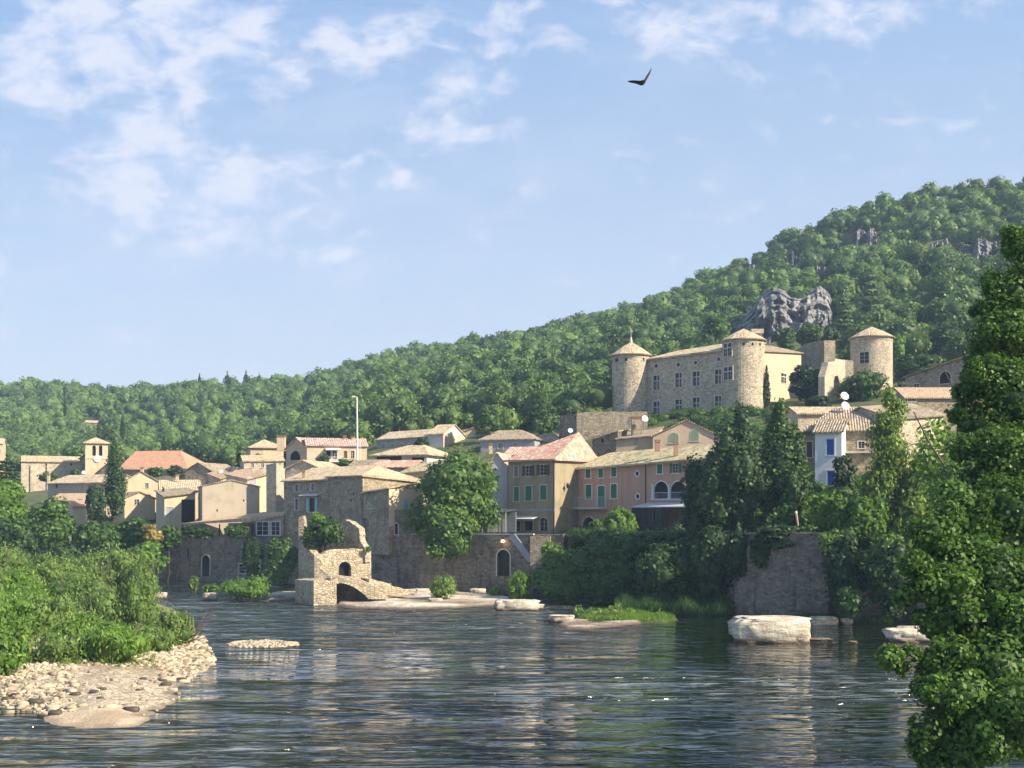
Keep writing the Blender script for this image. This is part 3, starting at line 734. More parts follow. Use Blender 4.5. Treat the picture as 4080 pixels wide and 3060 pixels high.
def rtower(par, u, rpx, dfront, vtop, zbase, vapex, over=.45, wins=(), seg=40, slots=(), apexu=None, name='tower'):
    k = rpx/F; r = k*dfront/(1-k); dc = dfront+r; cx = (u-UC)/F*dc; zt = H-(vtop-VH)/F*dfront; za = H-(vapex-VH)/F*dc
    q = MB().lathe((cx, dc), [(r*1.03, zbase), (r*1.0, zbase+4), (r, zt-1.0), (r*1.015, zt-.9), (r*1.015, zt)], seg)
    t = q.build(name, MT['castle'], par, smooth=False)
    n = seg; v = []; f = []; uv = []
    for j, (rr, z) in enumerate(((r+over, zt-.12), ((r+over)*.55, zt+(za-zt)*.48), (.02, za))):
        for i in range(n+1):
            a_ = 2*math.pi*i/n; v.append((cx+rr*math.cos(a_), dc+rr*math.sin(a_), z)); uv.append((a_*(r+over)*.8, (r+over)-rr))
    for j in range(2):
        for i in range(n): k_ = j*(n+1)+i; f.append((k_, k_+1, k_+n+2, k_+n+1))
    b0 = len(v)
    for i in range(n+1):
        a_ = 2*math.pi*i/n; v.append((cx+(r+over)*math.cos(a_), dc+(r+over)*math.sin(a_), zt-.32)); uv.append((a_*r, 0))
    for i in range(n): f.append((b0+i, b0+i+1, i+1, i))
    f.append(tuple(range(b0+n-1, b0-1, -1)))
    m = MB(); m.v = v; m.f = f; rf = m.build('tower_roof', MT['tile'], par, uv=uv)
    for (u0, u1, v0, v1, sty) in wins:
        kk = ((u0+u1)/2-UC)/F                                            # ray hits the drum
        aa = 1+kk*kk; bb = -2*(kk*cx+dc); c2 = cx*cx+dc*dc-r*r; tt = (-bb-math.sqrt(max(0, bb*bb-4*aa*c2)))/(2*aa)
        pt = Vector((kk*tt, tt)); nn = (pt-Vector((cx, dc))).normalized(); ee = Vector((-nn[1], nn[0]))
        if ee[0] < 0: ee = -ee
        ww = (u1-u0)/F*tt/max(.45, abs(-nn[1])); z0, z1 = H-(v1-VH)/F*tt, H-(v0-VH)/F*tt
        sag = ww*ww/8/r
        opening(par, V3(pt-ee*ww/2, z0)+V3(nn)*.02, ee, nn, ww, z1-z0, sty, 0, tw=.16)
    return t, rf, cx, dc, r, za
t1 = rtower(castle, 2514, 75, 216, 1405, 24, 1362, wins=[(2452, 2462, 1427, 1441, 'hole notrim'), (2490, 2500, 1425, 1438, 'hole notrim'), (2562, 2568, 1425, 1438, 'hole notrim')])
fm = MB(); ax = Vector((t1[2], t1[3], t1[5])); fm.tube([ax-ZUP*.3, ax+ZUP*.9], [.34, .12], 8); fm.tube([ax+ZUP*.9, ax+ZUP*2.6], [.05, .04], 5); fm.tube([ax+Vector((-.4, 0, 2.0)), ax+Vector((.4, 0, 2.0))], [.04, .04], 5)
fm.build('finial', MT['trim'], castle)
t2 = rtower(castle, 2962, 82, 203, 1344, 24, 1309, wins=[(2888, 2912, 1368, 1419, 'cross'), (2889, 2915, 1462, 1513, 'cross')]+[(x, x+8, 1360, 1376, 'hole notrim') for x in (2960, 2995, 3024)])
m = MB(); m.obox((t2[2]+1.2, t2[3]-1.2, t2[5]-1.0), (2.2, 0, 0), (0, 2, 0), (0, 0, .75)); m.build('chimney', MT['pstone'], castle)
house_args = dict()
wing, wf = house('castle_wing', 'sunlit cream rear wing joined to the right of the castle round tower', 3040, 212, 3192, 225, 9, 1402, 'cream', 'tileg', 'hip', 1.5, (1.5, 4), zb=22,
                 ze=[39.5, 41.0, 41.0, 39.8], cat='castle wing', wins=[('f', 3112, 3132, 1488, 1526, 'cross proud')], over=.45)
root = thing('fortress_wall', 'old broken stone rampart with a sunlit end standing behind the ivy mound', 'wall', W(3240, 1460, 238))
slabwall(root, 3180, 246, 3284, 234, jag([(3180, 1470), (3180, 1392), (3205, 1372), (3238, 1362), (3266, 1358)], 1.5, 3)+[(3284, 1356), (3284, 1470)], 2.4, 'stone')
root = thing('tower_ruin', 'ruined sunlit stone gable with an empty window between two ivy mounds', 'ruin', W(3325, 1605, 206))
slabwall(root, 3286, 204, 3370, 212, [(3286, 1640), (3286, 1500)]+jag([(3286, 1500), (3297, 1462), (3300, 1442), (3326, 1440), (3328, 1428), (3367, 1434)], 2, 8, 14)+[(3370, 1640), (3349, 1640), (3345, 1520), (3338, 1497), (3326, 1499), (3322, 1520), (3322, 1640)], 1.2, 'pstone')
slabwall(root, 3364, 214, 3400, 214, [(3364, 1560), (3364, 1434), (3400, 1436), (3400, 1560)], .9, 'castle', 'side_wall')
keep = thing('round_tower', 'lone round stone tower with low conical roof right of the castle', 'tower', W(3472, 1510, 219))
rtower(keep, 3472, 81, 214, 1333, 26, 1301, wins=[(3429, 3460, 1403, 1447, 'bars')]+[(x, x+7, 1336, 1348, 'hole notrim') for x in (3454, 3485, 3517)], name='drum')
root = thing('terrace_wall', 'mossy old rubble wall holding the castle terrace', 'wall', W(2400, 1734, 202))
slabwall(root, 2300, 204, 2580, 203, [(2298, 1790), (2298, 1646)]+jag([(2298, 1646), (2340, 1640), (2580, 1641)], 2.2, 5, 18)+[(2580, 1790)], 3, 'stone')
slabwall(root, 2229, 210, 2299, 204.5, [(2229, 1790), (2229, 1656)]+jag([(2229, 1656), (2298, 1648)], 2, 6)+[(2299, 1790)], 1.5, 'dstone', 'corner_wall')
# ============================================================ RIVERFRONT
pink, pf = house('pink_house', 'long salmon pink riverside house with green shutters and white arches', 2271, 155, 2860, 137, 9.5, 1868, 'pink', 'tiley', 'gable_x', 1.9, (3, 0), zb=6.0,
    ze=[15.8, 16.5, 16.5, 15.8], over=.65, trim='ltrim', th=.22,
    wins=[('f', 2334, 2353, 1871, 1905, 'green'), ('f', 2385, 2403, 1868, 1903, 'green'), ('f', 2436, 2456, 1863, 1899, 'green'), ('f', 2619, 2639, 1851, 1887, 'green'), ('f', 2681, 2703, 1848, 1884, 'green ajar bars'),
          ('f', 2532, 2548, 1876, 1898, 'oculus'), ('f', 2534, 2550, 1966, 1989, 'oculus'),
          ('f', 2334, 2357, 1932, 1987, 'green'), ('f', 2382, 2410, 1936, 2020, 'green door'), ('f', 2434, 2458, 1929, 1985, 'green'),
          ('f', 2607, 2662, 1918, 1989, 'arch open'), ('f', 2672, 2733, 1918, 1989, 'arch open'), ('f', 2322, 2371, 2060, 2116, 'arch door')],
    chim=[(2612, 2630, 1753, 1790, 145, 'brick'), (2686, 2702, 1761, 1806, 143, 'brick')])
balcony(pink, pf['f'], 2277, 2420, 1981, 2024, 1.1)
fa = pf['f']
s0, s1, z0, z1 = fa.rect(2607, 2733, 1962, 1989); railing(pink, [shift(fa, .02).O+fa.e*s0, shift(fa, .02).O+fa.e*s1], z0, z1, 'metal', gap=.18)
for u in (2602, 2667, 2738):
    m = MB(); s = fa.at(u); p = V3(fa.O+fa.e*s+fa.n*.10, 0); zz_ = fa.z(1991, s)
    m.lathe((p.x, p.y), [(.22, zz_), (.22, zz_+.2), (.13, zz_+.25), (.12, zz_+1.65), (.2, zz_+1.75), (.2, zz_+1.9)], 12)
    m.build('column', MT['ltrim'], pink)
for s_d in (.12, fa.L*.545):
    p = fa.O+fa.e*s_d+fa.n*.09; MB().tube([V3(p, 6.8), V3(p, 15.6+s_d*.03)], [.06, .06], 6).build('downpipe', MT['iron'], pink)
# glazed veranda of the pink house
vr = thing('veranda', 'glazed riverside veranda with dark posts against the pink house', 'veranda', W(2600, 2120, 142))
f = shift(fa, 3.2)
s0, s1, zlo, zhi = f.rect(2516, 2760, 2017, 2127)
m = MB(); a, b = V3(f.O+f.e*s0, zhi), V3(f.O+f.e*s1, zhi); m.obox(a-ZUP*.14, b-a, -V3(f.n)*3.1+ZUP*.5, ZUP*.12); m.build('roof', MT['metal'], vr)
m = MB()
for k in range(9):
    p = a.lerp(b, k/8); m.obox(V3(p.xy, zlo), V3(f.e)*.1, V3(f.n)*-.1, ZUP*(zhi-.14-zlo))
m.obox(V3(a.xy, zlo+1.0), b-a, -V3(f.n)*.06, ZUP*.08); m.build('posts', MT['iron'], vr)
m = MB(); m.obox(V3(a.xy, zlo)-V3(f.n)*.04, (b-a)*.5, -V3(f.n)*.02, ZUP*(zhi-.16-zlo)); m.build('glazing', MT['glass'], vr)
m = MB(); m.obox(V3(a.xy, zlo-1.2)-V3(f.n)*.15, b-a, -V3(f.n)*2.9, ZUP*1.15); m.build('floor', MT['stone'], vr)
beige, bf = house('beige_house', 'tall beige three storey house with red hipped roof and green shutters', 2025, 155, 2210, 150, 9, 1832, 'beige', 'tiler', 'pyr', apex=(2306, 1722, 157), zb=6.0,
    ze=[16.9, 16.85, 16.9, 16.9], over=.55, trim='trim', th=.2,
    wins=[('f', 2050, 2064, 1858, 1899, 'bars'), ('f', 2094, 2117, 1856, 1896, 'bars wood ajar'), ('f', 2152, 2177, 1852, 1893, 'bars wood ajar'),
          ('f', 2048, 2068, 1940, 1997, 'green'), ('f', 2094, 2119, 1936, 1995, 'green'), ('f', 2153, 2178, 1934, 1991, 'green'),
          ('f', 2037, 2072, 2076, 2114, 'open door'), ('f', 2090, 2123, 2076, 2114, 'open door'), ('f', 2151, 2182, 2062, 2114, 'arch bars door')])
f = bf['f']; s0, s1, z0, z1 = f.rect(2012, 2151, 2058, 2068); m = MB(); O = V3(f.O+f.e*s0, z1); m.obox(O, V3(f.e)*(s1-s0), V3(f.n)*1.6-ZUP*.35, ZUP*.07); m.build('awning', MT['cloth'], beige)
s0, s1, z0, z1 = f.rect(2025.5, 2209, 2026, 2118); m = MB(); m.obox(V3(f.O+f.e*.01, z1-.35)+V3(f.n)*.003, V3(f.e)*(f.L-.02), V3(f.n)*.05, ZUP*.3); m.build('string_course', MT['grey'], beige)
fr_ = bf['r']; s = fr_.at(2250); p = V3(fr_.O+fr_.e*s+fr_.n*.02, fr_.z(1925, s))
p_ = bf['f'].O+bf['f'].e*(bf['f'].L-.12)+bf['f'].n*.09; MB().tube([V3(p_, 7), V3(p_, 16.6)], [.06, .06], 6).build('downpipe', MT['iron'], beige)
lt = thing('wall_lantern', 'small dark iron lantern fixed on the sunlit side of the beige house', 'lantern', p)
m = MB(); m.tube([p, p+V3(fr_.n)*.5], [.025, .025], 5); m.build('bracket', MT['iron'], lt); m = MB(); q = p+V3(fr_.n)*.5; m.lathe((q.x, q.y), [(.05, q.z), (.32, q.z-.35), (.2, q.z-.38), (.12, q.z-.7), (.01, q.z-.7)], 6); m.build('lamp_head', MT['iron'], lt)
ng, nf = house('narrow_house', 'narrow pale grey house under a red striped roof left of the beige house', 1940, 157, 2022, 156.4, 8, 1862, 'lgrey', 'tiler', 'gable_y', 1.9, zb=6, wins=[('f', 1955, 1975, 1900, 1935, 'bars')], over=.4)
tr2 = thing('cafe_terrace', 'dark covered terrace with slatted front beside the round tree', 'terrace', W(1930, 2118, 152))
f = Face(U2(1850, 150.5), U2(2016, 148.2)); zl, zh = f.z(2122, 3), f.z(2040, 3)
m = MB(); m.obox(V3(f.O, zh)-V3(f.n)*3.4+ZUP*.3, V3(f.e)*f.L, V3(f.n)*3.4-ZUP*.35, ZUP*.1); m.build('awning', MT['dcloth'], tr2)
m = MB()
for k in range(8): m.obox(V3(f.O+f.e*(f.L-.12)*k/7, zl), V3(f.e)*.1, -V3(f.n)*.1, ZUP*(zh-zl))
m.obox(V3(f.O, zl+1.0), V3(f.e)*f.L, -V3(f.n)*.07, ZUP*.07); m.obox(V3(f.O, zh-.9), V3(f.e)*f.L, -V3(f.n)*.07, ZUP*.09); m.build('posts', MT['metal'], tr2)
m = MB(); m.obox(V3(f.O, zl)-V3(f.n)*3.3, V3(f.e)*f.L, -V3(f.n)*.1, ZUP*(zh-zl)); m.build('back_wall', MT['grey'], tr2)
m = MB(); m.obox(V3(f.O+f.e*2.2, zl)-V3(f.n)*3.1, V3(f.e)*1.1, V3(f.n)*.05, ZUP*2.1); m.obox(V3(f.O+f.e*4.1, zl)-V3(f.n)*3.1, V3(f.e)*.5, V3(f.n)*.05, ZUP*2.1); m.build('door', MT['ltrim'], tr2)
# quay walls
def quay(name, label, uA, dA, uB, dB, vt, thick, mat='dstone', zb=-1.2, holes=(), cap=True, coping='stone'):
    f = Face(U2(uA, dA), U2(uB, dB)); vt = vt if isinstance(vt, tuple) else (vt, vt); za, zb_ = f.z(vt[0], 0), f.z(vt[1], f.L)
    r = thing(name, label, 'wall', V3(f.O+f.e*f.L/2, zb)); mb = MB(); hs = []
    for u0, u1, v0, v1, sty in holes: hs.append(f.rect(u0, u1, v0, v1)+(('arch' in sty),))
    wallface(mb, f, zb, za, zb_, hs, .5)
    C, D = U2(uB, dB)-f.n*thick, U2(uA, dA)-f.n*thick
    for P_, Q_, x, y in ((U2(uB, dB), C, zb_, zb_), (C, D, zb_, za), (D, U2(uA, dA), za, za)): wallface(mb, Face(P_, Q_), zb, x, y, [], .1)
    mb.poly([V3(U2(uA, dA), za), V3(U2(uB, dB), zb_), V3(C, zb_), V3(D, za)]); mb.build('masonry', MT[mat], r)
    for h, hh in zip(hs, holes): opening(r, V3(f.O+f.e*h[0], h[2]), f.e, f.n, h[1]-h[0], h[3]-h[2], hh[4], .5, 'trim', .16)
    if cap:
        a, b = V3(f.O, za+.005)+V3(f.n)*.06, V3(f.O+f.e*f.L, zb_+.005)+V3(f.n)*.06
        m = MB(); m.obox(a, b-a, -V3(f.n)*.5, ZUP*.14); m.build('coping', MT[coping], r)
    return r, f
q1, qf = quay('quay_wall', 'dark rubble quay wall with tall arched doorway below the cafe terrace', 1640, 147, 2125, 139.2, 2131, 3, holes=[(1981, 2031, 2190, 2296, 'arch door')], coping='trim')
quay('garden_wall', 'short dark wall with a rough cap right of the stone stairs', 2125, 139.6, 2245, 138, 2133, 3)
bt = thing('buttress', 'rough square stone pier standing out from the quay wall by the stairs', 'buttress', W(2150, 2330, 139))
slabwall(bt, 2112, 138.9, 2192, 138.2, [(2112, 2345), (2112, 2138)]+jag([(2112, 2138), (2192, 2136)], 3, 4, 12)+[(2192, 2345)], 1.2, 'stone', 'masonry')
st = thing('stone_stairs', 'steep straight stone stairs with solid parapet going down the quay wall', 'stairs', W(2080, 2200, 140))
f = Face(U2(2030, 140.5), U2(2125, 139.0)); m = MB()
for k in range(12):
    u0 = 2036+k*6.6; v0 = 2136+k*8.6; s = f.at(u0); m.obox(V3(f.O+f.e*s, f.z(v0+9, s)), V3(f.e)*.235, -V3(f.n)*1.6, ZUP*.3)
m.build('treads', MT['stone'], st)
m = MB(); pts = [(2034, 2126), (2052, 2126), (2118, 2214), (2118, 2242), (2104, 2236), (2034, 2146)]
m.prism([V3(f.O+f.e*f.at(u)+f.n*.02, f.z(v, f.at(u))) for u, v in pts], V3(f.n)*.18); m.build('parapet', MT['grey'], st)
lm = thing('wall_lamp', 'lit orange lamp on a short bracket on the quay wall', 'lamp', W(2003, 2156, 141.0))
c = W(2003, 2156, 140.6); m = MB(); V0, T0 = ICO[2]
em, N = newmat('lit lamp glass'); N('ShaderNodeOutputMaterial', {'Surface': N('ShaderNodeEmission', {'Color': (1, .62, .3, 1), 'Strength': 9}).outputs[0]})
m.v = [tuple(c+Vector(p)*.19) for p in V0]; m.f = [tuple(t) for t in T0]; m.build('bulb', em, lm)
m = MB(); m.tube([c+Vector((0, .1, .1)), c+Vector((.05, .75, .2))], [.03, .03], 5); m.lathe((c.x, c.y), [(.02, c.z+.36), (.26, c.z+.16), (.24, c.z+.13), (.02, c.z+.3)], 10); m.build('bracket', MT['iron'], lm)
# main tall stone house above the ruin
tall, tf = house('tall_stone_house', 'tall dark rubble stone house with pale blue shutters above the ruin', 1131, 161.5, 1309, 157, 12, 1912, 'stone', 'tile', 'gable_x', 1.9, (0, 0), zb=-1.0,
    ze=[14.3, 14.4, 14.4, 14.3], over=.4, wins=[('f', 1175, 1190, 1932, 1957, 'bars'), ('f', 1240, 1254, 1928, 1952, 'bars'), ('f', 1176, 1190, 1988, 2031, 'bars'), ('f', 1233, 1255, 1984, 2040, 'teal ajar')],
    chim=[(1203, 1214, 1874, 1916, 160.5, 'brick')])
f = tf['f']; s0, s1, z0, z1 = f.rect(1207, 1278, 1969, 1980); m = MB(); m.obox(V3(f.O+f.e*s0, z1), V3(f.e)*(s1-s0), V3(f.n)*.9-ZUP*.25, ZUP*.06); m.build('awning', MT['cloth'], tall)
tall2, tf2 = house('blank_stone_house', 'plain windowless rubble stone house adjoining the blue shuttered one', 1309, 156.6, 1445, 151.8, 12, 1902, 'stone', 'tile', 'hip', 1.7, (0.01, 4.0), zb=-1.0,
    ze=[14.75, 14.75, 14.0, 14.5], over=.35, wins=[('f', 1404, 1410, 1962, 1974, 'hole notrim'), ('f', 1395, 1401, 1990, 1998, 'hole notrim'), ('f', 1384, 1389, 1950, 1957, 'hole notrim')])
lean, lf = house('lean_to_house', 'lower stone block with sloping roof and one sunlit cream side', 1447, 151.2, 1549, 147.8, 6, 1960, 'stone', 'tile', 'shed', zb=4.5,
    ze=[12.4, 12.95, 13.9, 13.4], over=.3, wins=[('f', 1462, 1478, 2008, 2026, 'pgreen proud arch')])
m = MB(); f = lf['r']; m.obox(V3(f.O+f.e*.02, 8.2)+V3(f.n)*.003, V3(f.e)*(f.L-.04), V3(f.n)*.04, ZUP*4.75); m.build('render', MT['cream'], lean)
f2 = shift(f, .045); s0, s1, z0, z1 = f2.rect(1606, 1626, 1990, 2028); opening(lean, V3(f2.O+f2.e*s0, z0), f2.e, f2.n, s1-s0, z1-z0, 'teal', 0)
low, lof = house('riverside_tower', 'heavy dark stone base with slit window and roof terrace right of the ruin', 1447, 151.0, 1655, 146.8, 4.5, 2064, 'dstone', 'tile', 'flat', zb=-1.0, over=.2,
    cat='tower', wins=[('f', 1573, 1586, 2085, 2129, 'arch glass'), ('f', 1481, 1498, 2096, 2112, 'hole notrim')])
f = lof['f']; s = f.at(1543); zt_ = H-(2064-VH)/F*151.0
railing(low, [f.O+f.e*s, f.O+f.e*(f.L-.1)], zt_, zt_+1.05, 'wood', gap=.12)
# restaurant block on the left of the tall house
rest, rf_ = house('restaurant_base', 'low dark stone building with arched door right at the water edge', 720, 169, 1130, 160.6, 9, 2137, 'dstone', 'tile', 'flat', zb=-1, cat='building',
    wins=[('f', 805, 836, 2212, 2296, 'arch door'), ('f', 952, 999, 2248, 2284, 'bars'), ('f', 744, 752, 2185, 2230, 'hole notrim')])
verand = thing('dining_veranda', 'open veranda with thin white gutter line above the water edge building', 'veranda', W(900, 2137, 162))
f = rf_['f']; zl = H-(2137-VH)/F*169; fl = shift(f, -.2)
def fz(u, v): s = fl.at(u); return V3(fl.O+fl.e*s, fl.z(v, s))
m = MB(); a, b = fz(722, 2088), fz(1003, 2078); m.obox(a, b-a, -V3(f.n)*.35, ZUP*.1); m.build('gutter', MT['ltrim'], verand)
tops = [fz(730, 2086)+V3(f.n)*.1, fz(1000, 2076)+V3(f.n)*.1, fz(1128, 2052)+V3(f.n)*.1, fz(1128, 2038)-V3(f.n)*3.2, fz(985, 2041)-V3(f.n)*3.6, fz(862, 2076)-V3(f.n)*3.0]
ctr = sum((Vector(t) for t in tops), Vector())/6
m = MB(); uvs = []
m.prism([t-ZUP*.1 for t in tops], ZUP*.14); uvs = [((Vector(p)-ctr).dot(V3(f.e)), (Vector(p)-ctr).dot(V3(f.n))) for p in m.v]; m.build('roof', MT['tileo'], verand, uv=uvs)
m = MB()
for u in (724, 800, 872, 935, 1003, 1010): p = fz(u, 2137); q = fz(u, 2089); m.obox(p, V3(f.e)*.14, -V3(f.n)*.14, ZUP*(q.z-p.z))
m.build('posts', MT['iron'], verand)
m = MB(); p = fz(1012, 2137); q = fz(1128, 2056); wl = (q-p); m.obox(p-V3(f.n)*.1, V3(wl.xy), -V3(f.n)*.3, ZUP*(wl.z)); m.build('wall', MT['stone'], verand)
for u0, u1 in ((1024, 1071), (1082, 1116)):
    f3 = shift(fl, -.1); s0, s1, z0, z1 = f3.rect(u0, u1, 2080, 2131); opening(verand, V3(f3.O+f3.e*s0, z0), f3.e, f3.n, s1-s0, z1-z0, 'bars proud', 0, 'metal')
m = MB(); m.obox(fz(724, 2137)-V3(f.n)*4, fz(1010, 2137)-fz(724, 2137), V3(f.n)*.2, ZUP*1.9); m.build('back_wall', MT['stone'], verand)
wl_, _ = quay('side_wall', 'low ivy topped wall left of the water edge building', 560, 174, 722, 169.5, 2190, 2, holes=[])
# gabled big stone/cement house
gb, gf = house('gabled_house', 'wide blank cement block gable house behind the veranda', 806, 169, 1034, 171.5, 13, 1940, 'cement', 'tileg', 'gable_y', .95, zb=6, ze=[13.75, 13.65, 13.65, 13.75], over=.15, wins=[('f', 862, 868, 2030, 2038, 'hole notrim'), ('f', 968, 974, 1990, 1998, 'hole notrim')])
lg, lgf = house('loggia_house', 'small lit house with dark open loggia left of the blank gable', 655, 175, 778, 177, 8, 1984, 'cream', 'tileg', 'shed', zb=6, ze=[12.2, 12.9, 13.8, 13.3], over=.35,
    wins=[('f', 723, 776, 1990, 2082, 'open door notrim'), ('f', 662, 690, 2020, 2050, 'grey')])
stt = thing('broken_chimney_tower', 'tall narrow broken stone tower with one dark and one sunlit face', 'ruin', W(1097, 2030, 169))
f = Face(U2(1061, 170), U2(1101, 168.4)); g = Face(U2(1101, 168.4), U2(1135, 171)); m = MB()
zt = [f.z(1856, 0), f.z(1848, 1.4), f.z(1853, 0)]
def col4(P, zb, zt, M=None):
    m = M or MB(); b = len(m.v); m.v += [(p[0], p[1], zb) for p in P]+[(p[0], p[1], z) for p, z in zip(P, zt)]
    for i in range(4): j = (i+1) % 4; m.f.append((b+i, b+j, b+4+j, b+4+i))
    m.f.append((b+4, b+5, b+6, b+7)); return m
P_ = [U2(1061, 170), U2(1101, 168.4), U2(1135, 171), U2(1092, 173)]
m = col4(P_, 6, [f.z(1852, 0), f.z(1846, 0), f.z(1868, 0), f.z(1852, 0)]); m.build('masonry', MT['pstone'], stt)
# ============================================================ RUINED MILL
ruin = thing('ruined_mill', 'sunlit ruined stone mill with arched doorway, plants growing on its top', 'ruin', W(1350, 2304, 131))
wf_, ff = slabwall(ruin, 1252, 128.2, 1480, 131.5, [(1252, 2330)]+jag([(1256, 2222), (1275, 2214), (1300, 2196), (1330, 2189), (1420, 2186), (1452, 2185), (1466, 2176), (1478, 2192)], 2.2, 11, 12)+[(1480, 2330), (1399, 2330)]+
    [(1399-24.5+24.5*math.cos(math.pi*i/8), 2262-24*math.sin(math.pi*i/8)) for i in range(9)]+[(1350, 2330)], .9, 'rstone', 'front_wall')
m = MB(); f2 = shift(ff, -.75); s0, s1, z0, z1 = f2.rect(1345, 1404, 2232, 2330); m.obox(V3(f2.O+f2.e*s0, z0), V3(f2.e)*(s1-s0), -V3(f2.n)*.1, ZUP*(z1-z0)); m.build('doorway', MT['dark'], ruin)
slabwall(ruin, 1189, 133, 1256, 127.9, [(1190, 2335)]+jag([(1189, 2158), (1200, 2160), (1212, 2178), (1236, 2194), (1256, 2216)], 3, 12, 9)+[(1256, 2335)], .8, 'rstone', 'side_wall')
slabwall(ruin, 1189, 133.2, 1222, 133.0, [(1189, 2300), (1189, 2062)]+jag([(1190, 2060), (1208, 2055), (1212, 2080), (1217, 2110), (1221, 2140)], 2, 13, 9)+[(1222, 2300)], .8, 'rstone', 'left_pier')
slabwall(ruin, 1330, 135, 1434, 131.5, [(1330, 2240), (1332, 2100), (1374, 2070)]+jag([(1374, 2070), (1395, 2078), (1412, 2092), (1424, 2100), (1432, 2110), (1434, 2150), (1448, 2176), (1456, 2200)], 2.5, 14, 9)+[(1456, 2240)], .8, 'rstone', 'curved_wall')
m = MB(); g = gz(1300, 131); A_, B_ = U2(1215, 132), U2(1475, 132.2); m.prism([W(1222, 2188, 131.5), W(1470, 2190, 132.4), W(1470, 2190, 137), W(1222, 2186, 137)], (0, 0, -6.5)); m.build('rubble_fill', MT['stone'], ruin)
slabwall(ruin, 1252, 127.9, 1330, 127.9, [(1252, 2330), (1252, 2218)]+jag([(1254, 2215), (1268, 2222), (1286, 2246), (1274, 2262), (1292, 2278), (1318, 2290), (1330, 2300)], 3, 15, 9)+[(1330, 2330)], .7, 'rstone', 'broken_edge')
pier = thing('bridge_pier', 'stub of an old stone bridge with a pier and a half fallen arch', 'ruin', W(1300, 2410, 124))
fp = Face(U2(1250, 123.4), U2(1339, 124)); gp = Face(U2(1174, 127.5), U2(1250, 123.4))
P_ = [U2(1250, 123.4), U2(1341, 124.2), U2(1335, 129.5), U2(1176, 128)]
m = col4([U2(1176, 127.6), U2(1250, 123.4), U2(1341, 124.2), U2(1300, 131)], -1, [fp.z(2319, 0), fp.z(2313, 0), fp.z(2313, 0), fp.z(2305, 0)]); m.build('pier', MT['rstone'], pier)
arc = [(1341+126*(i/14), 2322+63*(i/14)**2.1) for i in range(15)]
deck = jag([(1316, 2297), (1345, 2296), (1400, 2303), (1450, 2318), (1490, 2335), (1534, 2358), (1520, 2368), (1546, 2380)], 1.8, 21, 12)
o1, fa_ = slabwall(pier, 1316, 124.1, 1546, 125.2, [(1316, 2322)]+deck+[(1546, 2388), (1467, 2387)]+arc[::-1], 3.2, 'rstone', 'arch')
m = MB(); s0, s1, z0, z1 = shift(fa_, -3.3).rect(1336, 1560, 2318, 2392); ff3 = shift(fa_, -3.3); m.obox(V3(ff3.O+ff3.e*s0, -.5), V3(ff3.e)*(s1-s0), -V3(ff3.n)*.2, ZUP*(z1+.3)); m.build('back_wall', MT['dstone'], pier)
ramp = thing('broken_ramp', 'low broken sunlit masonry ramp sloping down to the rocks', 'ruin', W(1550, 2353, 128))
slabwall(ramp, 1470, 127.2, 1650, 130, [(1470, 2370)]+jag([(1470, 2306), (1500, 2312), (1540, 2322), (1570, 2338), (1629, 2349), (1650, 2358)], 2.5, 22, 12)+[(1650, 2372)], 2.2, 'rstone', 'masonry')
# right quay walls below the trees
quay('river_wall', 'tall dark buttressed river wall overhung by vines behind the big boulder', 2928, 113.5, 3300, 108.5, 2128, 3, mat='dstone')
quay('vine_covered_wall', 'dark stone wall mostly hidden by trees left of the tall river wall', 2230, 140, 2926, 117, (2150, 2150), 3, mat='dstone')
quay('far_river_wall', 'narrow piece of dark river wall seen between bushes and the leafy tree', 3655, 104, 3800, 102, 2170, 3, mat='dstone')
quay('hidden_river_wall', 'dark river wall behind the bushes between the two bare walls', 3300, 110, 3654, 106, 2200, 3, mat='dstone')
sg = thing('garden_post', 'thin leaning orange and white post on top of the river wall', 'post', W(3172, 2100, 112)); m = MB(); m.tube([W(3180, 2098, 112), W(3172, 2045, 112)], [.09, .12], 8); m.build('post', MT['tileo'] if False else MT['pink'], sg); m = MB(); m.tube([W(3172, 2045, 112), W(3171, 2036, 112)], [.13, .1], 8); m.build('cap', MT['ltrim'], sg)
# ============================================================ RIGHT HAND HOUSES
rw, rwf = house('blue_shuttered_house', 'narrow white rendered house with blue shutters among the right hand trees', 3247, 130.6, 3354, 129.4, 7, 1722, 'white', 'tileg', 'gable_x', 1.5, zb=8, ze=[19.0]*4, over=.35,
    wins=[('f', 3293, 3323, 1750, 1813, 'blue'), ('f', 3296, 3326, 1876, 1934, 'blue')], trim='ltrim')
bs, bsf = house('brown_side_house', 'brown stone house under a wide tiled roof behind the white one', 3205, 133.5, 3492, 131.6, 12, 1712, 'stone', 'tileg', 'hip', 2.9, (3.5, 2.0), zb=8, ze=[19.4]*4, over=.4,
    wins=[('f', 3214, 3236, 1760, 1822, 'wood'), ('f', 3420, 3445, 1760, 1785, 'bars')])
m = MB(); f = bsf['f']; s0, s1, z0, z1 = f.rect(3360, 3492, 1790, 1806); m.obox(V3(f.O+f.e*s0, z0), V3(f.e)*(s1-s0), V3(f.n)*.7, ZUP*.2); m.build('canopy', MT['trim'], bs)
dish('satellite_dish', 'grey satellite dish standing highest above the right hand tiled roof', 3364, 1579, 17, 139, 1.0, .25)
dish('satellite_dish', 'grey satellite dish just below another one on the right hand tiled roof', 3367, 1618, 17, 137, .8, .25)
back1, _ = house('rear_house', 'long low tiled house just behind the roof with two dishes', 3180, 146, 3530, 146, 8, 1640, 'pstone', 'tile', 'gable_x', 1.1, zb=14, ze=[22.4]*4)
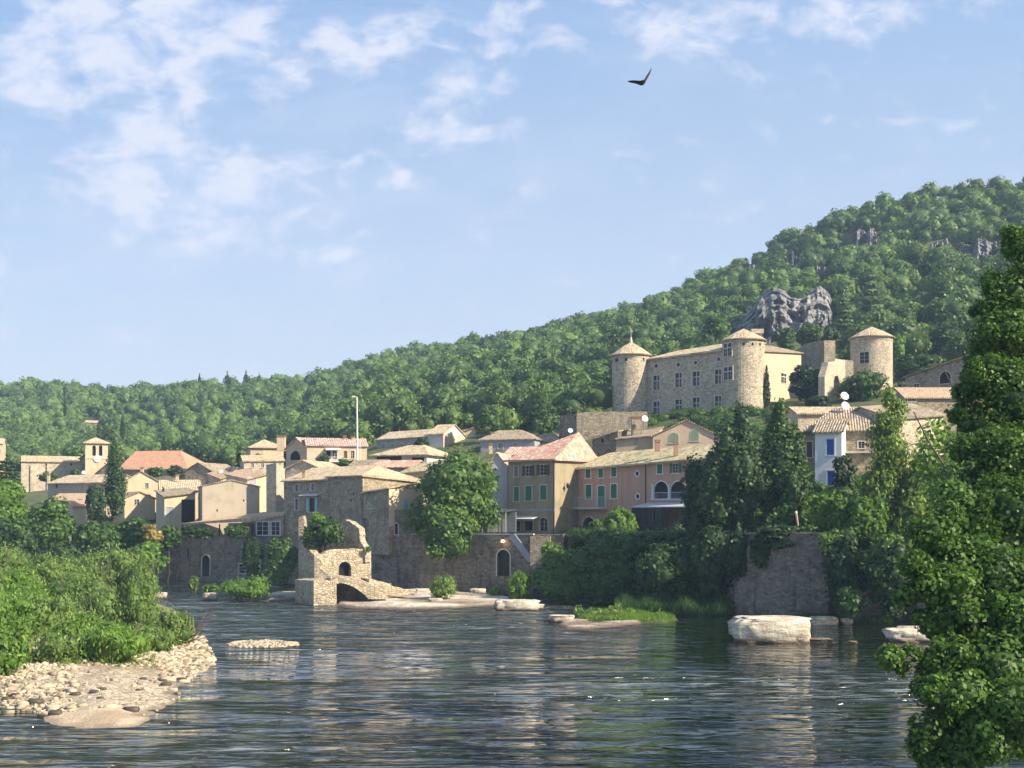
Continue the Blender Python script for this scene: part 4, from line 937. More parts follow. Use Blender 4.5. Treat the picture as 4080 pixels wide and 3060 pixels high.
rs, rsf = house('rubble_house', 'sunlit coarse rubble house glimpsed between right hand tree branches', 3560, 132, 3760, 136, 10, 1660, 'pstone', 'tileg', 'gable_x', 1.7, zb=10, ze=[20.6, 21.4, 21.4, 20.6])
rh, rhf = house('farm_house', 'long low house with reddish roof below the shaded barn on the right', 3607, 160, 3880, 160, 8, 1585, 'stone', 'tileo', 'gable_x', 1.7, zb=16, wins=[('f', 3618, 3648, 1588, 1600, 'bars')])
bn, bnf = house('barn', 'grey barn with one bright edged sloping roof high on the right', 3607, 181, 3860, 172, 10, 1500, 'stone', 'tileg', 'shed', zb=16, ze=[31.0, 33.3, 34.0, 31.6], over=.35, cat='barn',
    wins=[('f', 3745, 3788, 1480, 1528, 'arch open'), ('f', 3640, 3662, 1530, 1556, 'bars')])
sh, _ = house('hillside_house', 'pale small house beside the barn behind the dark tree', 3820, 178, 3930, 176, 8, 1478, 'lgrey', 'tileg', 'gable_x', 1.4, zb=16, wins=[('f', 3855, 3880, 1490, 1512, 'bars')])
# ============================================================ UPPER VILLAGE, RIGHT OF CENTRE
gh, ghf = house('shuttered_gable_house', 'pinkish gabled house with pale green arched shutters below the castle', 2601, 177, 2872, 175, 12, 1745, 'pinkpale', 'tileg', 'gable_y', 2.5, zb=12, ze=[21.6, 21.3, 21.3, 21.6], over=.4,
    wins=[('f', 2668, 2703, 1724, 1766, 'pgreen arch proud'), ('f', 2752, 2784, 1712, 1757, 'pgreen arch proud')])
sw, swf = house('side_annexe', 'low brown annexe with a big chimney left of the shuttered gable', 2455, 180, 2601, 178.5, 11, 1752, 'tan', 'tileg', 'shed', zb=12, ze=[21.2, 21.7, 23.9, 22.9], over=.35,
    chim=[(2518, 2560, 1660, 1738, 183, 'stone')])
dish('satellite_dish', 'large bright white satellite dish right of the big chimney below the castle', 2569, 1669, 13, 182, 1.6, .3)
dish('satellite_dish', 'small white satellite dish left of the big chimney below the castle', 2503, 1681, 9, 184, 1.6, .3)
dish('satellite_dish', 'round white satellite dish above the tip of the red hipped roof', 2273, 1716, 10, 176, 2.5, 0)
ss, _ = house('small_stone_house', 'small rough stone house squeezed between red roof and brown annexe', 2360, 184, 2462, 182, 8, 1745, 'dstone', 'tile', 'shed', zb=12, ze=[21.6, 22.6, 23.6, 23.0], over=.4, wins=[('f', 2396, 2404, 1748, 1764, 'hole notrim')])
cc, _ = house('grey_shade_house', 'greyish shaded house under a weathered roof in front of the wooded slope', 1915, 207, 2130, 204, 11, 1750, 'grey', 'tileg', 'hip', 1.9, (1.5, 4), zb=15, ze=[22.9]*4,
    wins=[('f', 1985, 2003, 1765, 1788, 'pgreen'), ('f', 2044, 2062, 1765, 1788, 'pgreen')], chim=[(1956, 1970, 1722, 1745, 209, 'cream')])
cd, _ = house('brown_roof_house', 'house with only its grey brown pyramid roof showing left of the rampart', 2095, 209, 2225, 207, 9, 1755, 'lgrey', 'tileg', 'hip', 1.7, (2, 2), zb=15, ze=[22.6]*4)
ce, _ = house('red_roof_house', 'house with dark red striped roof peeking out behind the beige house', 2010, 182, 2190, 180, 8, 1818, 'cream', 'tiler', 'gable_x', 1.4, zb=12, ze=[18.9]*4, chim=[(1948, 1962, 1768, 1800, 176, 'cream')])
cf, _ = house('sunlit_annexe', 'bright roof patch on a house half hidden by hillside trees', 2020, 252, 2105, 250, 7, 1665, 'cream', 'tile', 'gable_x', 1.3, zb=22, ze=[30.5]*4)
# long house with blue grey wall
lh, lhf = house('long_blue_grey_house', 'long blue grey fronted house with pale arched windows high in the village', 1502, 228, 1700, 222, 9, 1762, 'grey', 'tile', 'gable_x', 1.7, zb=17, ze=[24.2, 24.5, 24.5, 24.2],
    wins=[('f', u, u+13, 1768, 1796, 'pgreen') for u in (1522, 1560, 1596, 1626)])
lh2, l2f = house('pink_gable_end_house', 'sunlit pinkish gable end joined to the long blue grey house', 1704, 219, 1766, 217.6, 9, 1745, 'lgrey', 'tile', 'gable_x', 2.0, zb=17, ze=[24.7]*4, wins=[('r', 1815, 1826, 1755, 1768, 'oculus')])
m = MB(); f = l2f['r']; m.obox(V3(f.O+f.e*.02, 18)+V3(f.n)*.003, V3(f.e)*(f.L-.04), V3(f.n)*.04, ZUP*6.65); m.build('render', MT['pinkpale'], lh2)
rr, _ = house('roof_behind', 'narrow sloping roof poking up behind the pink gable end', 1790, 233, 1895, 233, 6, 1716, 'cream', 'tile', 'shed', zb=18, ze=[25.2, 27.2, 27.4, 25.4])
dh, dhf = house('covered_terrace_house', 'house with deep dark covered terrace under a wide sunlit roof', 1490, 197, 1700, 193, 10, 1816, 'lgrey', 'tile', 'hip', 1.7, (4, 3), zb=12, ze=[19.7, 19.7, 19.7, 19.7], over=.7,
    wins=[('f', 1500, 1600, 1818, 1850, 'open door notrim'), ('f', 1640, 1690, 1822, 1846, 'open')])
fh, fhf = house('yellow_roof_house', 'house with sunlit yellowish roof against the left of the round tree', 1590, 170, 1700, 166, 8, 1893, 'cream', 'tiley', 'gable_x', 1.5, zb=7, ze=[15.6, 15.9, 15.9, 15.6], wins=[('f', 1645, 1660, 1900, 1932, 'bars'), ('f', 1668, 1680, 1900, 1932, 'wood')])
bh, bhf = house('balcony_house', 'pink tiled house with shaded gable and lit terrace beside the tall mast', 1140, 212, 1222, 209.5, 9, 1790, 'tan', 'tilep', 'gable_y', 1.9, zb=14, ze=[21.6, 21.6, 21.6, 21.6],
    wins=[('f', 1157, 1197, 1796, 1834, 'open arch')])
bh2, b2f = house('terrace_house', 'wide sunlit cream house with white balcony and pinkish roof by the mast', 1223, 206.5, 1462, 209, 9, 1778, 'cream', 'tilep', 'gable_x', 1.5, zb=14, ze=[21.9]*4,
    wins=[('f', 1300, 1318, 1796, 1830, 'open'), ('f', 1325, 1343, 1796, 1830, 'bars'), ('f', 1370, 1384, 1796, 1826, 'wood'), ('f', 1398, 1412, 1796, 1826, 'bars')], chim=[(1368, 1378, 1736, 1762, 212, 'brick'), (1400, 1412, 1738, 1762, 212, 'cream')])
balcony(bh2, b2f['f'], 1295, 1368, 1822, 1838, 1.6, 'metal', 'ltrim')
f = b2f['f']; s0, s1, z0, z1 = f.rect(1296, 1356, 1786, 1796); m = MB(); m.obox(V3(f.O+f.e*s0, z1), V3(f.e)*(s1-s0), V3(f.n)*1.6-ZUP*.4, ZUP*.06); m.build('awning', MT['cloth'], bh2)
ah, ahf = house('chimney_house', 'cream walled house with a fat rendered chimney behind the village roofs', 998, 219, 1130, 221, 9, 1785, 'tan', 'tile', 'hip', 1.6, (3, 3), zb=14, ze=[22.3]*4, over=.5,
    wins=[('f', 1084, 1089, 1788, 1794, 'hole notrim')], chim=[(1103, 1134, 1736, 1790, 216, 'cream')])
m = MB(); f = shift(ahf['f'], .003); s = f.at(1046); m.obox(V3(f.O+f.e*s, 15.5), V3(f.e)*(f.L-s-.05), V3(f.n)*.05, ZUP*6.5); m.build('render', MT['cream'], ah)  # paler panel over the sunlit part of the front, light put into colour
# lower middle
for nm, lb, ua, da, ub, db, dp, wl, rf, kd, rs_, z, w_ in [
    ('white_walled_house', 'house with a window and bright rendered wall left of the broken tower', 985, 181, 1062, 183, 8, 'cream', 'tileo', 'shed', 1, [15.0, 15.9, 17.0, 16.0], [('f', 992, 1022, 1904, 1930, 'grey bars')]),
    ('lit_stone_house', 'sunlit ochre rubble house above the blank cement gable', 972, 197, 1130, 199, 9, 'pstone', 'tile', 'gable_x', 1.1, [18.6, 18.8, 18.8, 18.6], [('f', 1000, 1012, 1846, 1862, 'bars'), ('f', 1040, 1052, 1846, 1862, 'bars')]),
    ('low_gable_house', 'low sunlit gabled house right behind the tall stone house roof', 1140, 186, 1275, 184, 9, 'pstone', 'tile', 'gable_y', 1.3, [16.9]*4, []),
    ('mid_roof_house', 'house showing only a brown tiled roof in front of the cream terrace', 1370, 182, 1500, 180, 8, 'stone', 'tileg', 'gable_x', 1.8, [16.4]*4, []),
    ('dark_red_roof_house', 'house with dark red roof edge under the covered terrace', 1480, 180, 1640, 178, 7, 'stone', 'tiler', 'gable_x', 1.1, [16.9]*4, []),
    ('sloping_roof_house', 'house with long sloping sunlit roof left of the ochre rubble house', 880, 194, 980, 196, 9, 'pstone', 'tileo', 'shed', 1, [15.4, 17.0, 18.0, 16.6], []),
    ('arched_niche_house', 'small low house with a rounded shed roof and pale chimney', 885, 185, 985, 183, 7, 'tan', 'tile', 'shed', 1, [14.6, 15.1, 16.2, 15.6], []),
    ('grey_gable_house', 'grey roofed gable house in front of the wooded hill, small square window', 738, 232, 842, 230, 10, 'stone', 'tileg', 'gable_y', 1.6, [18.2]*4, [('f', 832, 839, 1873, 1884, 'hole notrim')]),
    ('shade_roof_house', 'long dark roofed house beside the church hall', 702, 236, 790, 234, 8, 'stone', 'tileg', 'shed', 1, [17.3, 18.3, 19.6, 18.6], []),
    ('wide_roof_house', 'house under a wide rumpled tan roof in the left of the village', 640, 194, 800, 196, 14, 'cream', 'tile', 'gable_x', 1.8, [13.6, 13.7, 13.7, 13.6], [('f', 668, 680, 1965, 1982, 'bars'), ('f', 740, 752, 1962, 1980, 'grey')]),
    ('back_gable_house', 'stone gable house with a broad fan shaped roof behind the cypress', 484, 212, 640, 214.5, 12, 'cream', 'tileg', 'gable_y', 2.0, [15.4]*4, [('f', 578, 592, 1925, 1944, 'bars')]),
    ('small_cream_house', 'small cream gable house with one dark square window', 496, 197.5, 618, 200, 10, 'cream', 'tileg', 'gable_y', 1.1, [12.3]*4, [('f', 535, 555, 1990, 2011, 'bars')]),
    ('striped_wall_house', 'house with grey streaked wall below a long tan roof left of the cypress', 190, 217, 412, 210, 10, 'cement', 'tile', 'gable_x', 1.6, [15.3]*4, [('f', 222, 229, 1928, 1945, 'hole notrim')]),
    ('low_red_roof_house', 'low house with reddish roof at the foot of the streaked wall', 200, 204, 345, 203, 7, 'stone', 'tileo', 'gable_x', 1.3, [11.9]*4, [('f', 312, 330, 1990, 2005, 'bars')]),
    ('orange_roof_house', 'tiny orange roofed house peeking out above the riverside trees', 290, 195.5, 350, 197, 5, 'cream', 'tileh', 'gable_x', .9, [10.9]*4, []),
    ('cream_corner_house', 'cream house cut by the left edge of the photo', -110, 268, 12, 270, 6, 'cream', 'tile', 'gable_x', 1.2, [26.0]*4, [('f', -8, 2, 1790, 1803, 'bars')]),
    ]:
    house(nm, lb, ua, da, ub, db, dp, 0, wl, rf, kd, rs_, ze=z, wins=w_, over=.3)
for nm, cc_ in (('striped_wall_house', (187, 197, 1888, 1918, 218)), ('lit_stone_house', (932, 943, 1864, 1912, 190)), ('wide_roof_house', (700, 710, 1890, 1912, 200)), ('back_gable_house', (560, 571, 1862, 1890, 216)), ('small_cream_house', (590, 598, 1972, 1994, 205)), ('sloping_roof_house', (905, 914, 1872, 1898, 200)), ('mid_roof_house', (1392, 1400, 1852, 1880, 186)), ('low_gable_house', (1180, 1189, 1850, 1874, 188))):
    chimney(bpy.data.objects[nm], *cc_)
# ============================================================ CHURCH
ch = thing('church', 'stone church with square bell tower, white clock and long nave', 'church', W(380, 1900, 272))
Fn = Face(U2(84, 270), U2(322, 275)); m = MB(); ze_ = Fn.z(1838, 5)
ws = [(180, 187, 1847, 1856), (281, 288, 1846, 1855)]
wallface(m, Fn, 12, ze_, ze_, [Fn.rect(*q)+(False,) for q in ws], .3)
for k_ in range(4): s = 2+k_*3.6; m.obox(V3(Fn.O+Fn.e*s, 12), V3(Fn.e)*.5, V3(Fn.n)*.4, ZUP*(ze_-13))
P_ = [Fn.O, Fn.O+Fn.e*Fn.L]; P_ += [P_[1]-Fn.n*9, P_[0]-Fn.n*9]
for i in (1, 2, 3): wallface(m, Face(P_[i], P_[(i+1) % 4]), 12, ze_, ze_, [], .1)
m.build('nave_wall', MT['pstone'], ch)
for q in ws: r_ = Fn.rect(*q); opening(ch, V3(Fn.O+Fn.e*r_[0], r_[2]), Fn.e, Fn.n, r_[1]-r_[0], r_[3]-r_[2], 'hole notrim', .3)
a, b = V3(Fn.O, ze_)+V3(Fn.n)*.4, V3(P_[1], ze_)+V3(Fn.n)*.4; back = -V3(Fn.n)*5
roofmesh(ch, [a, b, b+back+ZUP*1.5, a+back+ZUP*1.5, b+back*2, a+back*2], [(0, 1, 2, 3), (3, 2, 4, 5)], .2, MT['tile'], 'nave_roof')
At, Bt = U2(340, 267), U2(430, 269); Ft = Face(At, Bt); zt_ = Ft.z(1765, 2); wd = Ft.L; Pt = [At, Bt, Bt-Ft.n*wd, At-Ft.n*wd]
bell = [(368, 382, 1775, 1816), (394, 408, 1775, 1816)]; m = MB()
wallface(m, Ft, 12, zt_, zt_, [Ft.rect(*q)+(True,) for q in bell], .5)
for i in (1, 2, 3): wallface(m, Face(Pt[i], Pt[(i+1) % 4]), 12, zt_, zt_, [], .1)
z_ = Ft.z(1828, 2); m.obox(V3(Ft.O, z_)+V3(Ft.n)*.002-V3(Ft.e)*.1, V3(Ft.e)*(wd+.2), V3(Ft.n)*.14, ZUP*.2)
tw = m.build('bell_tower', MT['cream'], ch)
for q in bell: r_ = Ft.rect(*q); opening(ch, V3(Ft.O+Ft.e*r_[0], r_[2]), Ft.e, Ft.n, r_[1]-r_[0], r_[3]-r_[2], 'arch open notrim', .5)
ct = V3((At+Pt[2])/2, zt_); tops = [V3(p, zt_)+(V3(p, zt_)-ct).normalized()*.7+ZUP*.05 for p in Pt]+[ct+ZUP*1.5]
roofmesh(ch, tops, [(0, 1, 4), (1, 2, 4), (2, 3, 4), (3, 0, 4)], .2, MT['tile'], 'tower_roof')
s = Ft.at(387); cc_ = V3(Ft.O+Ft.e*s, Ft.z(1828, s)); m = MB(); A_ = [2*math.pi*i/24 for i in range(24)]; R_ = .8
m.prism([cc_+V3(Ft.e)*math.cos(t)*R_+ZUP*math.sin(t)*R_+V3(Ft.n)*.25 for t in A_], -V3(Ft.n)*.12); ck = m.build('clock', MT['dish'], ch)
m = MB(); m.obox(cc_+V3(Ft.n)*.27-V3(Ft.e)*.03, V3(Ft.e)*.06, V3(Ft.n)*.01, ZUP*.6); m.obox(cc_+V3(Ft.n)*.27, V3(Ft.e)*.4, V3(Ft.n)*.012, ZUP*.05); m.build('hands', MT['iron'], ck)
house('church_annexe', 'dark shaded annexe between the church nave and its bell tower', 318, 269, 345, 268.6, 6, 1812, 'dstone', 'tileg', 'shed', ze=[22.2, 23.6, 23.6, 22.2], zb=12)
house('church_porch', 'low stone porch with a sloping roof at the foot of the bell tower', 385, 262, 435, 261, 4, 1850, 'stone', 'tileg', 'shed', ze=[18.5, 21.3, 21.3, 18.5], zb=12)
house('church_hall', 'long hall with a big plain orange tiled roof right of the cypress', 476, 262, 745, 258, 14, 1870, 'stone', 'tileh', 'hip', 4.2, (0, 5.5), ze=[19.8]*4, zb=12, over=.5)
dish('satellite_dish', 'small white satellite dish below the church annexe', 334, 1883, 8, 226, 1.5, 0)
dish('satellite_dish', 'small white satellite dish on the tan roof by the blank gable', 882, 1880, 8, 200, 1.2, 0)
# mast
mast = thing('floodlight_mast', 'tall white floodlight mast rising from the village roofs', 'mast', W(1424, 1845, 186))
m = MB(); p = W(1424, 1850, 186); q = W(1422, 1583, 186); m.tube([p, q], [.17, .10], 8); m.tube([p+Vector((.45, 0, 0)), p+Vector((.42, 0, 4.2))], [.05, .05], 6); m.build('pole', MT['ltrim'], mast)
m = MB(); m.tube([q, q-Vector((.4, 0, -.1))], [.05, .05], 6); m.obox(q-Vector((.75, .2, -.02)), (.45, 0, 0), (0, .4, 0), (0, 0, .2)); m.build('floodlight', MT['ltrim'], mast)
# ============================================================ FOLIAGE
FM = dict(
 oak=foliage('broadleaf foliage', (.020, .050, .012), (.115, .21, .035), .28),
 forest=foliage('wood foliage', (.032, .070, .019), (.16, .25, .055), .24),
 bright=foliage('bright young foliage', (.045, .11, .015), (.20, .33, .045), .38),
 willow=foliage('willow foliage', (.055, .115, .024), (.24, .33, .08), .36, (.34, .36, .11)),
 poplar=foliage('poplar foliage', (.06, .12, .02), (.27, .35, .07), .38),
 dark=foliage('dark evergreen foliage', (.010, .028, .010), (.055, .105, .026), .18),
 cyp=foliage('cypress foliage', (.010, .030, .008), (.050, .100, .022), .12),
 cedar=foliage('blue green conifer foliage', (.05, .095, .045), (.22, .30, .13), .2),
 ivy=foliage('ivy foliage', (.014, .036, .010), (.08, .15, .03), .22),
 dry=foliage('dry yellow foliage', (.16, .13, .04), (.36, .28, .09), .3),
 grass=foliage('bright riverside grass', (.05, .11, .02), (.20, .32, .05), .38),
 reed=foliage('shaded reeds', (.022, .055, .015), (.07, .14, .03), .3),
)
def unit(a): return a/np.maximum(np.linalg.norm(a, axis=-1, keepdims=True), 1e-9)
def leafquads(rng, C, Nn, axis, size, aspect):
    """rhombic leaves at C facing Nn, long axis near 'axis'"""
    b = axis-np.sum(axis*Nn, -1, keepdims=True)*Nn; b = unit(b); t = np.cross(Nn, b)
    L = size[:, None]*.5; w_ = L/aspect
    V = np.stack([C+b*L, C+t*w_+b*L*.1, C-b*L, C-t*w_+b*L*.1], 1)
    return V.reshape(-1, 3)
def blobleaves(rng, B, R, n, size, aspect=1.5, mode='round', jit=.75, inner=.78):
    B = np.asarray(B, float); R = np.asarray(R, float); wgt = np.prod(R, 1)**(2/3); wgt /= wgt.sum()
    i = rng.choice(len(B), n, p=wgt); D = unit(rng.normal(size=(n, 3)))
    r = rng.uniform(inner, 1.12, n) if mode != 'up' else rng.uniform(.62, 1.3, n)**1.0; C = B[i]+D*R[i]*r[:, None]
    keep = np.ones(n, bool)
    for k in range(len(B)):
        q = np.linalg.norm((C-B[k])/R[k], axis=1); keep &= (q > .72) | (i == k)
    keep &= rng.uniform(0, 1, n) > .0
    C, D, i = C[keep], D[keep], i[keep]; n = len(C)
    Nn = unit(unit(D/R[i])+rng.normal(size=(n, 3))*jit*.6+np.array([0, 0, .25]))
    if mode == 'up': ax = unit(D*.6+np.array([0, 0, .9])+rng.normal(size=(n, 3))*.35)
    elif mode == 'down': ax = unit(D*.8+np.array([0, 0, -.35])+rng.normal(size=(n, 3))*.35)
    else: ax = rng.normal(size=(n, 3))
    s = size*rng.uniform(.6, 1.35, n); V = leafquads(rng, C, Nn, ax, s, aspect)
    bt = rng.uniform(-.2, .2, len(B))
    tint = np.clip(.5+bt[i]+rng.normal(size=n)*.2, 0, 1)
    return V, np.repeat(tint, 4)
def cores(rng, B, R, sub=2, k=.74, amp=.14):
    V0, T0 = ICO[sub]; Vs, Ts, ts = [], [], []; o = 0
    for b, r in zip(B, R):
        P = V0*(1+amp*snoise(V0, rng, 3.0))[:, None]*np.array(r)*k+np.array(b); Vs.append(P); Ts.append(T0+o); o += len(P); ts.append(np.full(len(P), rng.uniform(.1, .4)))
    return np.concatenate(Vs), np.concatenate(Ts), np.concatenate(ts)
def foliage_mesh(name, rng, B, R, n, size, mat, parent=None, aspect=1.5, mode='round', core=True, jit=.75, ck=.74, extra=None, kind=None):
    V, t = blobleaves(rng, B, R, n, size, aspect, mode, jit)
    if extra: V = np.concatenate([V, extra[0]]); t = np.concatenate([t, extra[1]])
    Q = np.arange(len(V)).reshape(-1, 4); T = None
    if core:
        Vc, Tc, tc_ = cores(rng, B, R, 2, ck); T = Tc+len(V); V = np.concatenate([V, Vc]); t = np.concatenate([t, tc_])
    return npmesh(name, V, Q, T, t, mat, parent, kind=kind)
def shape_blobs(rng, kind, c, rx, ry, rz):
    B, R = [], []
    pk = kind == 'peak'; kind = 'round' if pk else kind
    if kind in ('round', 'bush', 'loose'):
        k = 24 if kind != 'loose' else 22
        for i in range(k):
            d_ = unit(rng.normal(size=3)); rr = rng.uniform(.5, .76)
            if kind == 'bush': d_[2] = d_[2]*.8
            s_ = rng.uniform(.26, .42) if kind != 'loose' else rng.uniform(.2, .36)
            B.append(c+d_*np.array([rx, ry, rz])*rr); R.append(np.array([rx, ry, rz*.85])*s_)
        B.append(c); R.append(np.array([rx, ry, rz])*(.74 if kind != 'loose' else .5))
    elif kind in ('cypress', 'poplar'):
        k = 12
        for i in range(k):
            t = (i+.5)/k; pr = (np.sin(np.pi*min(1, t*.93+.07))**.55) if kind == 'cypress' else min(1, (1-t)**.55*1.15+.1)
            if kind == 'cypress': pr = min(pr, 1.25*(1-t)**.62+.05)
            jx = rng.normal(size=2)*(.05 if kind == 'cypress' else .12)
            B.append(c+np.array([jx[0]*rx, jx[1]*ry, (t*2-1)*rz*.93])); R.append(np.array([rx*pr, ry*pr, rz*.16])*(1 if kind == 'cypress' else rng.uniform(.8, 1.05)))
    elif kind == 'conifer':
        k = 11
        for i in range(k):
            t = i/(k-1); pr = (1-t)**.85+.06; z = (t*2-1)*rz*.95; m_ = 5 if t < .8 else 1
            for j in range(m_):
                a = 6.28*j/m_+i*1.1; q = pr*.55*(m_ > 1); B.append(c+np.array([rx*q*math.cos(a), ry*q*math.sin(a), z+rng.normal()*.1*rz/k])); R.append(np.array([rx*pr*.5, ry*pr*.5, rz*.075])*rng.uniform(.8, 1.15))
    B, R = np.array(B), np.array(R)
    if pk:
        q = (1-.62*np.clip((B[:, 2]-c[2])/rz+.15, 0, 1))[:, None]; B[:, :2] = c[:2]+(B[:, :2]-c[:2])*q; R[:, :2] *= np.clip(q, .45, 1); R[-1, 2] *= .8
    return B, R
def trunk_mb(base, top, r, rng, limbs=6, spread=2.0, crown_c=None):
    m = MB(); base = Vector(base); top = Vector(top); n = 6; pts = [base.lerp(top, i/n)+Vector((rng.normal()*.12*(i > 0), rng.normal()*.12*(i > 0), 0))*(top-base).length*.08 for i in range(n+1)]
    m.tube(pts, [r*(1-.75*i/n) for i in range(n+1)], 8)
    for k in range(limbs):
        i = 2+k % 4; p = pts[i]; a = rng.uniform(0, 6.28); L = spread*rng.uniform(.6, 1.1)
        q = p+Vector((math.cos(a)*L, math.sin(a)*L, L*rng.uniform(.5, 1.0))); mid = p.lerp(q, .5)+Vector((0, 0, -.12*L))
        rr = r*(1-.75*i/n)*.5; m.tube([p, mid, q], [rr, rr*.65, rr*.25], 6)
    return m
TID = [0]
def tree(name, label, cat, u0, u1, v0, v1, d, kind='round', mat='oak', leaf=14, cover=3.0, group=None, ry=.85, aspect=1.5, mode='round', tr=None, trunk=True, base=None, jit=.75, core=True, bark='bark', vbase=None):
    TID[0] += 1; rng = np.random.default_rng(TID[0]*13+7)
    uc, vc = (u0+u1)/2, (v0+v1)/2; rx = (u1-u0)/2/F*d; rz = (v1-v0)/2/F*d; c = W(uc, vc, d)
    g = gz(uc, d) if base is None else base
    if vbase is not None: g = H-(vbase-VH)/F*d
    bz = min(g, c.z-rz*.9); root = thing(name, label, cat, (c.x, c.y, bz), group)
    B, R = shape_blobs(rng, kind, np.array(c), rx, rx*ry, rz)
    n = int(cover*(u1-u0)*(v1-v0)*.78/(.36*leaf*leaf*1.5/aspect)); sz_ = leaf/F*d*1.25
    if kind in ('cypress', 'poplar'): n = int(n*1.3)
    foliage_mesh('crown' if trunk else 'leaves', rng, B, R, n, sz_, FM[mat], root, aspect, mode, core=core, jit=jit)
    if trunk:
        top = c+Vector((0, 0, rz*(.55 if kind != 'cypress' else .8))); r = tr or max(.12, rx*.07)
        trunk_mb((c.x, c.y, bz-.3), top, r, rng, 7 if kind in ('round', 'loose', 'bush') else 0, rx*.75).build('trunk', MT[bark], root)
    return root
def bush(name, label, u0, u1, v0, v1, d, mat='willow', leaf=17, cover=2.6, kind='bush', group=None, aspect=3.0, mode='up', ry=.8, stems=True, cat='bush', core=True):
    r = tree(name, label, cat, u0, u1, v0, v1, d, kind, mat, leaf, cover, group, ry, aspect, mode, trunk=False, base=H-(v1-VH)/F*d, core=core)
    if stems:
        rng = np.random.default_rng(TID[0]); m = MB(); c = W((u0+u1)/2, v1, d); w_ = (u1-u0)/F*d; h = (v1-v0)/F*d
        for k in range(9):
            a = rng.uniform(0, 6.28); p = Vector((c.x+math.cos(a)*w_*.1, c.y+math.sin(a)*w_*.1, c.z-.4)); q = Vector((c.x+math.cos(a)*w_*rng.uniform(.15, .48), c.y+math.sin(a)*w_*.35, c.z+h*rng.uniform(.6, 1.02)))
            m.tube([p, p.lerp(q, .5)+Vector((0, 0, h*.08)), q], [.035*h**.5, .025*h**.5, .006], 5)
        m.build('stems', MT['bark'], r)
    return r
# ------------------------------------------------------------ crags on the hill
def depth_at(u, v):
    dd = np.arange(footd(u), ridged(u), 2.0); z = ground(np.full(dd.shape, float(u)), dd); vv = VH-(z-H)*F/dd
    k = np.argmax(vv < v); return float(dd[k]) if (vv < v).any() else float(dd[-1])
m, N = newmat('grey cliff limestone'); o = N('ShaderNodeNewGeometry').outputs['Position']
a = N.noise(N.map(o, (.28, .28, .05)), 1.0, 7, .7, .6); b = N.noise(N.map(o, (.12, .12, .8)), 1.0, 5, .6); c_ = N.noise(o, .9, 5, .7)
col = N.mix(N.mr(a, .35, .68), (.10, .103, .112), (.33, .325, .325)); col = N.mix(N.mr(c_, .55, .75, 0, .5), col, (.06, .07, .05)); col = N.mix(N.mr(b, .56, .66, 0, .5), col, (.08, .08, .08))
fin(N, col, .9, N.math('ADD', a, N.math('MULTIPLY', b, .6)), 1.0, .9); CLF = m
def crag(label, u0, u1, v0, v1, d, seed, back=25, topslope=6):
    r = np.random.default_rng(seed); nx, nz = 170, 110
    S, T = np.meshgrid(np.linspace(0, 1, nx), np.linspace(0, 1, nz)); x0, x1 = (u0-UC)/F*d, (u1-UC)/F*d
    zb = H-(v1-VH)/F*d-4; zt = H-(v0-VH)/F*d; X = x0+(x1-x0)*S
    P = np.stack([X, X*0, zb+(zt-zb)*T], -1).reshape(-1, 3)
    k = 9/(x1-x0)*6.28/6
    gro = sum(abs(np.sin(X*k*f+r.uniform(0, 6)+.4*np.sin(T*5+f)))*w_ for f, w_ in ((.7, 1.8), (1.6, 1.1), (3.3, .5)))
    led = sum(np.sin((T*nn+.15*np.sin(X*k*.7+q)+q))*w_ for nn, q, w_ in ((22, 1, .35), (47, 2, .22)))*np.clip(T*2-.6, .15, 1)
    rb = np.random.default_rng(seed+5).uniform(-1, 1, (64, 64)); Zt = (zt-zb)*T; wx = X+1.1*np.sin(Zt*.35+X*.5)+.5*np.sin(Zt*1.3); bi = np.floor(wx/2.6).astype(int); bj = np.floor(Zt/3.7+rb[bi % 64, 7]*2).astype(int)
    b2 = np.floor((X-.4*np.sin(Zt))/1.1).astype(int); b3 = np.floor(Zt/1.5+rb[b2 % 64, 9]*2).astype(int)
    blk = rb[bi % 64, bj % 64]*1.7+rb[b2 % 64, (b3+11) % 64]*.7
    Y = d+back*np.abs(2*S-1)**5+back*T**7+topslope*T-2.0*gro-1.2*led+blk+.9*snoise(P*.5, r, 1.0).reshape(X.shape)+.55*snoise(P, r, 1.6).reshape(X.shape)+.5*np.sign(np.sin(T*58+X*.25+snoise(P*.2, r, 1.0).reshape(X.shape)*2))*np.clip(T*1.6-.3, .2, 1)
    top = .86+.14*np.sin(S*9+seed)*np.sin(S*4+1)-.25*np.abs(2*S-1)**4
    Z = zb+(zt-zb)*np.clip(T*top*1.08, 0, 1.1)
    V = np.stack([X*Y/d, Y, Z], -1).reshape(-1, 3); i, j = np.meshgrid(np.arange(nz-1), np.arange(nx-1), indexing='ij')
    Q = np.stack([i*nx+j, i*nx+j+1, (i+1)*nx+j+1, (i+1)*nx+j], -1).reshape(-1, 4)
    return tag(npmesh('cliff', V, Q, mat=CLF), label, 'cliff')
CR = [(2890, 3350, 1080, 1410, 'big grooved grey limestone cliff right above the castle', 41),
      (3385, 3510, 885, 985, 'banded grey crag high under the ridge, upper middle of the slope', 42), (3130, 3205, 975, 1065, 'small layered crag above the left shoulder of the big cliff', 43),
      (3245, 3315, 1030, 1100, 'small pale ledge rocks just above the big cliff top', 44), (3596, 3650, 925, 985, 'tiny pale pointed crag among trees right of the banded one', 45), (3810, 3990, 905, 1030, 'wide shaded grey crag high at the right near the leafy tree', 46), (3690, 3790, 925, 990, 'broken grey ledges between the tiny pointed crag and the wide one', 47), (2955, 3030, 1030, 1085, 'small grey ledge low on the left above the big cliff', 48)]
CRD = []
